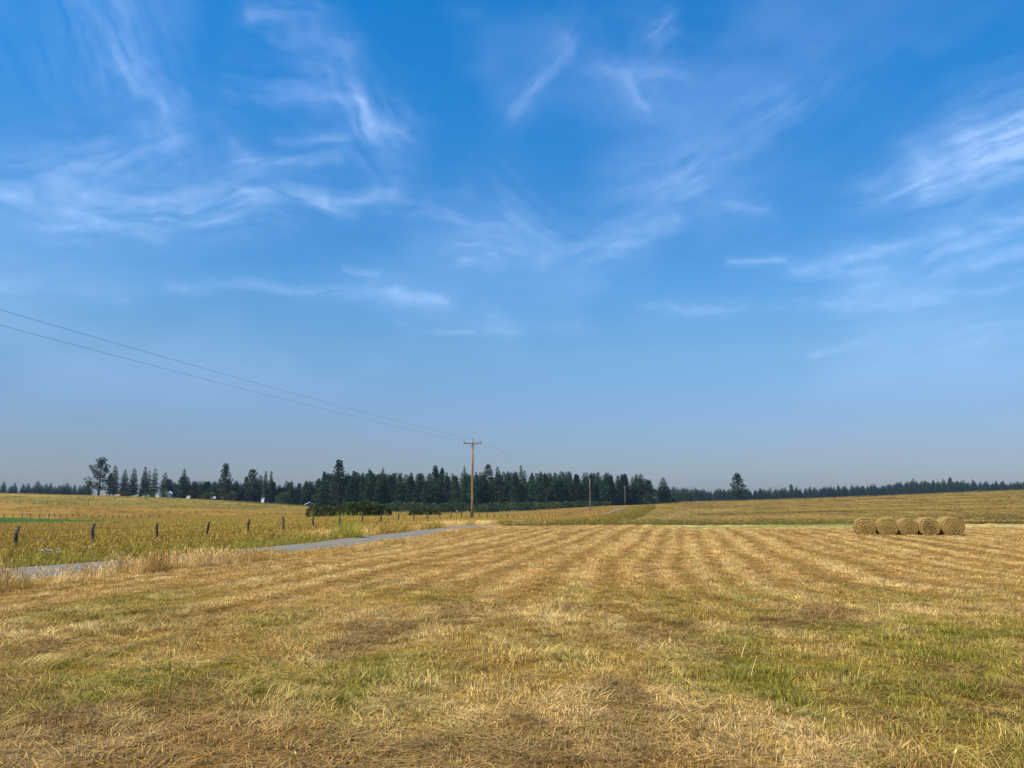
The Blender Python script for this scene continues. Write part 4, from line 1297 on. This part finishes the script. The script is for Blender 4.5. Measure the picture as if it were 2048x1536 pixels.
def hay_bale(u, Y, wpx, seed, label, rz, dark=0.0):
    p = pix(u, 1067, Y); W = wpx / 1536 * Y; Rx = W / 2 * .94; Rz = Rx * .95; D = 1.32
    o = empty('hay_bale', (p.x, Y, hz(p.x, Y) - .03), rz)
    r_ = np.random.default_rng(seed); random.seed(seed); U = random.uniform
    ph = r_.uniform(0, 6.28, 6)
    def rim(th):
        k = 1 + .018 * math.sin(2 * th + ph[0]) + .012 * math.sin(5 * th + ph[1]) + .008 * math.sin(9 * th + ph[2])
        x = math.cos(th) * Rx * k; z = math.sin(th) * Rz * k
        z = max(z, -Rz * .90 + .02 * math.sin(th * 3))        # settled flat on the ground
        return x, z + Rz * .90
    zc = Rz * .90
    # wrapped side
    mb = MB(); nt_, ny_ = 56, 10
    for j in range(ny_):
        for i in range(nt_):
            q = []
            for (ii, jj) in ((i, j), (i + 1, j), (i + 1, j + 1), (i, j + 1)):
                th = 6.2832 * (ii % nt_) / nt_; x, z = rim(th)
                t = jj / ny_; rd = 1 - .05 * (abs(2 * t - 1) ** 6) + .012 * math.sin(jj * 2.1 + (ii % nt_) * .9 + ph[3])
                q.append((x * rd, (t - .5) * D, zc + (z - zc) * rd))
            mb.poly(q, .35 + .35 * vnoise(i * .4, j * 1.3 + seed, 7) + U(-.12, .12))
    mb.build('wrapped_side', M['hay_side'], o, shade=True)
    # ends: a rolled spiral with ridges standing proud
    turns = 4.5 + .5 * (seed % 3)
    for sgn, nm in ((-1, 'rolled_end'), (1, 'rolled_end')):
        mb = MB(); nr, na = 22, 64
        rot = U(0, 6.28)
        def P_(ri, ai):
            th = 6.2832 * (ai % na) / na; f = ri / nr
            x, z = rim(th); jig = .05 * vnoise(ai * .25, f * 6, seed) * f
            spiral = f * turns + sgn * th / 6.2832 + rot + .95 * vnoise(math.cos(th) * 2 + 5, math.sin(th) * 2 + f * 4, seed + 3)
            rid = .06 * (abs((spiral % 1) - .5) * 2 - .5) * (1 - f ** 8) + .03 * (hash2(np.array(ri), np.array(ai % na), seed) - .5)
            bul = .05 * (1 - f * f) + rid
            if f > .97: bul = 0
            ff = f * (.985 - jig * .0)
            return (x * ff, sgn * (D / 2 + float(bul)), zc + (z - zc) * ff), spiral
        for ri in range(nr):
            for ai in range(na):
                if ri == 0:
                    pts = [P_(0, 0)[0], P_(1, ai)[0], P_(1, ai + 1)[0]]
                else:
                    pts = [P_(ri, ai)[0], P_(ri + 1, ai)[0], P_(ri + 1, ai + 1)[0], P_(ri, ai + 1)[0]]
                if sgn > 0: pts = pts[::-1]
                sp = P_(ri + .5, ai)[1] if False else P_(ri, ai)[1]
                s_ = .22 + .45 * abs((sp % 1) - .5) * 2 * (.5 + .8 * vnoise(ai * .22, ri * .4, seed + 5)) + U(-.22, .22)
                if dark and ri < nr * .62 and vnoise(ai * .3, ri * .5, seed + 9) < .62: s_ -= dark
                if ri < 4: s_ += .25
                mb.poly(pts, min(1, max(0, s_)))
        mb.build(nm, M['hay_end'], o, shade=True)
    # loose straw standing off the bale
    mb = MB()
    for _ in range(150):
        th = U(0, 6.28); x, z = rim(th)
        if random.random() < .5:
            f = math.sqrt(random.random()); c = Vector((x * f, -D / 2 - .03, zc + (z - zc) * f)); d = Vector((U(-1, 1), -U(.1, .5), U(-1, 1)))
            if random.random() < .7: d = Vector((-(z - zc), -.25, x)) * random.choice((-1, 1)) + Vector((U(-.3, .3), 0, U(-.3, .3)))
        else:
            c = Vector((x, U(-.5, .5) * D, z)); d = Vector((x * U(0, 1), U(-1, 1), (z - zc) * U(0, 1) + U(-.3, .3)))
        d.normalize(); ln = U(.08, .24); s = d.cross(Vector((U(-1, 1), U(-1, 1), U(-1, 1)))).normalized() * U(.004, .009)
        c = c - d * ln * .3
        if c.z < .02: continue
        mb.poly([c - s, c + s, c + d * ln + s * .4, c + d * ln - s * .4])
    q = mb.build('loose_straw', M['straw'], o, shade=True); q['kind'] = 'stuff'
    tag(o, label, 'hay bale', 'row of round hay bales')


hay_bale(1730, 48.6, 42, 3, 'leftmost round hay bale of the row', -.34)
hay_bale(1772, 48.3, 41, 4, 'round hay bale second from the left with a clear ring in its end', -.27)
hay_bale(1812.5, 48.0, 39, 5, 'middle round hay bale of the five', -.24)
hay_bale(1853.5, 47.7, 42, 6, 'round hay bale with dark ragged end, second from the right', -.22, dark=.35)
hay_bale(1899.5, 47.4, 45, 8, 'rightmost and widest round hay bale of the row', -.17)


# ------------------------------------------------------------------ buildings and yard things
def shed(name, u, Y, w, d, h, roof_h, label, wall, roof, rz=0.0, door=True, cat='shed', win=0, dz=0.0):
    x = ux(u, Y); o = empty(name, (x, Y, hz(x, Y) + dz), rz)
    mb = MB()
    mb.poly([(-w / 2, -d / 2, -.5), (w / 2, -d / 2, -.5), (w / 2, -d / 2, h), (0, -d / 2, h + roof_h), (-w / 2, -d / 2, h)])
    mb.poly([(w / 2, d / 2, -.5), (-w / 2, d / 2, -.5), (-w / 2, d / 2, h), (0, d / 2, h + roof_h), (w / 2, d / 2, h)])
    for s in (-1, 1): mb.poly([(s * w / 2, d / 2, -.5), (s * w / 2, -d / 2, -.5), (s * w / 2, -d / 2, h), (s * w / 2, d / 2, h)][::s])
    mb.build('wall', M[wall], o)
    for s in (-1, 1):
        mb = MB(); e = .22; k = roof_h / (w / 2)
        a = [(0, -d / 2 - e, h + roof_h + .06), (s * (w / 2 + e), -d / 2 - e, h - k * e + .06), (s * (w / 2 + e), d / 2 + e, h - k * e + .06), (0, d / 2 + e, h + roof_h + .06)]
        mb.poly(a); mb.poly([(p[0], p[1], p[2] + .08) for p in a][::-1])
        for i in range(4):
            p, q = a[i], a[(i + 1) % 4]; mb.poly([p, q, (q[0], q[1], q[2] + .08), (p[0], p[1], p[2] + .08)])
        mb.build('roof', M[roof], o)
    if door:
        mb = MB(); mb.box((w * .12, -d / 2 - .03, 1.0), (.95, .06, 2.0)); q = mb.build('door', M['dark'], o)
        mb = MB(); mb.box((w * .12 + .33, -d / 2 - .09, 1.0), (.06, .06, .16)); mb.build('handle', M['steel'], q)
    for k in range(win):
        mb = MB(); mb.box((-w * .28 + k * w * .62, -d / 2 - .03, 1.5), (.8, .06, .8)); q = mb.build('window', M['dark'], o)
        mb = MB(); mb.box((-w * .28 + k * w * .62, -d / 2 - .05, 1.05), (1.0, .1, .08)); mb.build('sill', M['white'], q)
    tag(o, label, cat)


shed('white_shed', 319, 420, 3.9, 5.0, 2.0, 1.4, 'white gabled shed at the left hilltop below the spruces', 'white', 'white', .35, door=False)
shed('pale_shed', 335.5, 419, 2.2, 3.2, 2.3, 1.0, 'narrow pale green shed just right of the white shed', 'pale', 'white', -.25)
shed('small_white_hut', 376, 414, 1.5, 1.6, 1.0, .4, 'tiny white hut at the forest edge right of the pale shed', 'white', 'white', .1, door=False)
shed('white_cabin', 526, 396, 1.3, 1.8, 1.9, .4, 'narrow white cabin under the twin spruces', 'white', 'white', 0, door=False)
shed('low_barn', 619, 372, 4.2, 4.0, .7, 1.0, 'low pale roofed barn peeking over the field left of the tallest pine', 'dark', 'white', .3, door=False, cat='barn')
shed('farm_house', 1312, 440, 5.6, 6, 1.9, 1.7, 'small house with brown roof at the end of the road', 'tan', 'roof', .5, win=2, cat='house')


def trailer():
    Y = 408; x = ux(426, Y); o = empty('camper_trailer', (x, Y, hz(x, Y)), .1)
    mb = MB(); prof = [(-1.2, .4), (1.2, .4), (1.35, 1.0), (1.2, 1.75), (-1.1, 1.8), (-1.3, 1.0)]
    mb.poly([(a, -.9, b) for a, b in prof]); mb.poly([(a, .9, b) for a, b in prof][::-1])
    for i in range(6):
        a, b = prof[i], prof[(i + 1) % 6]; mb.poly([(b[0], -.9, b[1]), (a[0], -.9, a[1]), (a[0], .9, a[1]), (b[0], .9, b[1])])
    mb.build('body', M['white'], o)
    for s in (-.92, .92):
        mb = MB(); mb.tube([(.1, s - .08, .32), (.1, s + .08, .32)], .32, 14); mb.build('wheel', M['dark'], o)
    mb = MB(); mb.box((-.45, -.93, 1.3), (.6, .05, .4)); mb.build('window', M['dark'], o)
    mb = MB(); mb.tube([(1.3, 0, .45), (2.3, 0, .42)], .05, 6); mb.build('drawbar', M['steel'], o)
    tag(o, 'small white camper trailer parked at the forest edge', 'trailer')


trailer()


def lump(name, u, Y, w, h, mat, label, cat, group=None, seed=1):
    x = ux(u, Y); random.seed(seed)
    bm = bmesh.new(); bmesh.ops.create_icosphere(bm, subdivisions=3, radius=1)
    for v in bm.verts:
        k = 1 + .22 * math.sin(v.co.x * 3 + seed) * math.sin(v.co.y * 4 + 2 * seed) + random.uniform(-.05, .05)
        v.co = Vector((v.co.x * k * w / 2, v.co.y * k * w * .35, max(v.co.z, -.35) * k * h * .75 + h * .2))
    me = bpy.data.meshes.new(name); bm.to_mesh(me); bm.free(); me.materials.append(M[mat])
    o = bpy.data.objects.new(name, me); COL.objects.link(o); o.location = (x, Y, hz(x, Y))
    tag(o, label, cat, group)


lump('white_pile', 287, 424, 1.6, .9, 'white', 'leftmost small white pile in the yard left of the white shed', 'pile', seed=1)
lump('white_pile', 295.5, 424, 1.7, 1.0, 'white', 'middle small white pile in the yard left of the white shed', 'pile', seed=2)
lump('white_pile', 304, 424, 1.7, 1.1, 'white', 'small white pile nearest the white shed on its left', 'pile', seed=3)
lump('rusty_heap', 273, 425, 1.4, .9, 'rust', 'small rusty orange heap left of the white piles', 'heap', seed=4)
lump('rusty_heap', 236, 426, 3.4, .9, 'rust', 'low rusty brown heap below the slender spruce', 'heap', seed=5)
lump('rusty_heap', 210, 426, 2.2, .9, 'rust', 'rusty brown heap at the foot of the big forked pine', 'heap', seed=6)
lump('boulder', 1152, 137, 1.5, .5, 'rock', 'pale flat boulder in the grass left of the far road', 'rock', seed=7)
lump('boulder', 1185, 205, 1.1, .35, 'rock', 'small pale stone at the foot of the second power pole', 'rock', seed=8)


def snag():
    Y = 120; x = ux(829, Y); o = empty('fallen_branch', (x, Y, hz(x, Y)))
    random.seed(9); mb = MB(); U = random.uniform
    mb.tube([(-.9, 0, .1), (-.2, .1, .5), (.7, 0, 1.0)], [.12, .10, .05], 6); mb.build('limb', M['bark'], o)
    mb = MB()
    for _ in range(14):
        a = (U(-.8, .6), U(-.2, .2), U(.2, .7)); mb.tube([a, (a[0] + U(-.5, .5), a[1] + U(-.3, .3), a[2] + U(.2, .7))], [.03, .01], 4)
    mb.build('twig', M['bark'], o)
    tag(o, 'grey dead branch lying beside the single round bush', 'branch')


snag()


# ------------------------------------------------------------------ white wild flowers by the road
def flowers():
    spots = [(97, 1101), (103, 1107), (117, 1104), (119, 1108), (100, 1110), (91, 1117), (110, 1116), (81, 1118), (84, 1121), (89, 1113), (180, 1093)]
    heads = []
    for s in range(3):
        random.seed(700 + s); mb = MB(); U = random.uniform
        for _ in range(46):
            a, q = U(0, 6.28), math.sqrt(random.random()) * .06
            c = Vector((math.cos(a) * q, math.sin(a) * q, .012 * (1 - (q / .06) ** 2) + U(-.004, .004)))
            n = [c + Vector((math.cos(a + k * 1.256), math.sin(a + k * 1.256), U(-.3, .5))) * .012 for k in range(5)]
            mb.poly(n)
        me = mb.mesh('flower_head', M['petal'])
        sb = MB(); h = .62 + .1 * s
        sb.tube([(0, 0, 0), (.01, .02, h * .5), (0, 0, h)], [.006, .005, .004], 5)
        for k in range(7):
            a = k * .9; sb.tube([(0, 0, h), (math.cos(a) * .045, math.sin(a) * .045, h + .05)], [.002, .002], 3)
        heads.append((me, sb.mesh('stem', M['stem']), h + .05))
    for i, (u, v) in enumerate(spots):
        Y = 28.2 + (1120 - v) * .05; me, st, h = heads[i % 3]
        p = pix(u, v, Y); z = hz(p.x, Y); k = max(.5, (p.z - z) / h)
        o = empty('wild_flower', (p.x, Y, z), i * 1.1); o.scale = (1.0, 1.0, k)
        c = bpy.data.objects.new('stem', st); COL.objects.link(c); c.parent = o
        c = bpy.data.objects.new('flower_head', me); COL.objects.link(c); c.parent = o; c.location.z = h; c.scale = (1, 1, 1 / k)
        if i == 10: tag(o, 'single white wild flower standing apart below the second fence post', 'flower', 'white wild flowers by the road')
        else: tag(o, ('highest', 'second highest', 'rightmost upper', 'rightmost', 'central', 'third from left', 'lowest right', 'leftmost', 'lowest', 'small left')[i] + ' white wild flower of the roadside cluster near the first fence post', 'flower', 'white wild flowers by the road')


flowers()

# ------------------------------------------------------------------ haze: smoke in the air
def haze():
    zlo = float(GZ.min()) - 1.0
    me = bpy.data.meshes.new('haze'); bm = bmesh.new(); bmesh.ops.create_cube(bm, size=1.0)
    x0, x1, y0, y1, z1 = -2560, 2560, -480, 2560, 60.0
    for v in bm.verts:
        v.co = Vector((x0 if v.co.x < 0 else x1, y0 if v.co.y < 0 else y1, zlo if v.co.z < 0 else z1))
    bm.to_mesh(me); bm.free()
    m = bpy.data.materials.new('haze_air'); m.use_nodes = True; nt = m.node_tree
    for n in list(nt.nodes):
        if n.type != 'OUTPUT_MATERIAL': nt.nodes.remove(n)
    pv = nt.nodes.new('ShaderNodeVolumePrincipled')
    pv.inputs['Color'].default_value = (.64, .80, 1.0, 1); pv.inputs['Density'].default_value = .0001; pv.inputs['Anisotropy'].default_value = .2
    nt.links.new(pv.outputs[0], nt.nodes['Material Output'].inputs['Volume'])
    me.materials.append(m)
    o = bpy.data.objects.new('haze', me); COL.objects.link(o)
    tag(o, 'thin pale smoke haze filling the air over the fields', 'haze', kind='stuff')


haze()
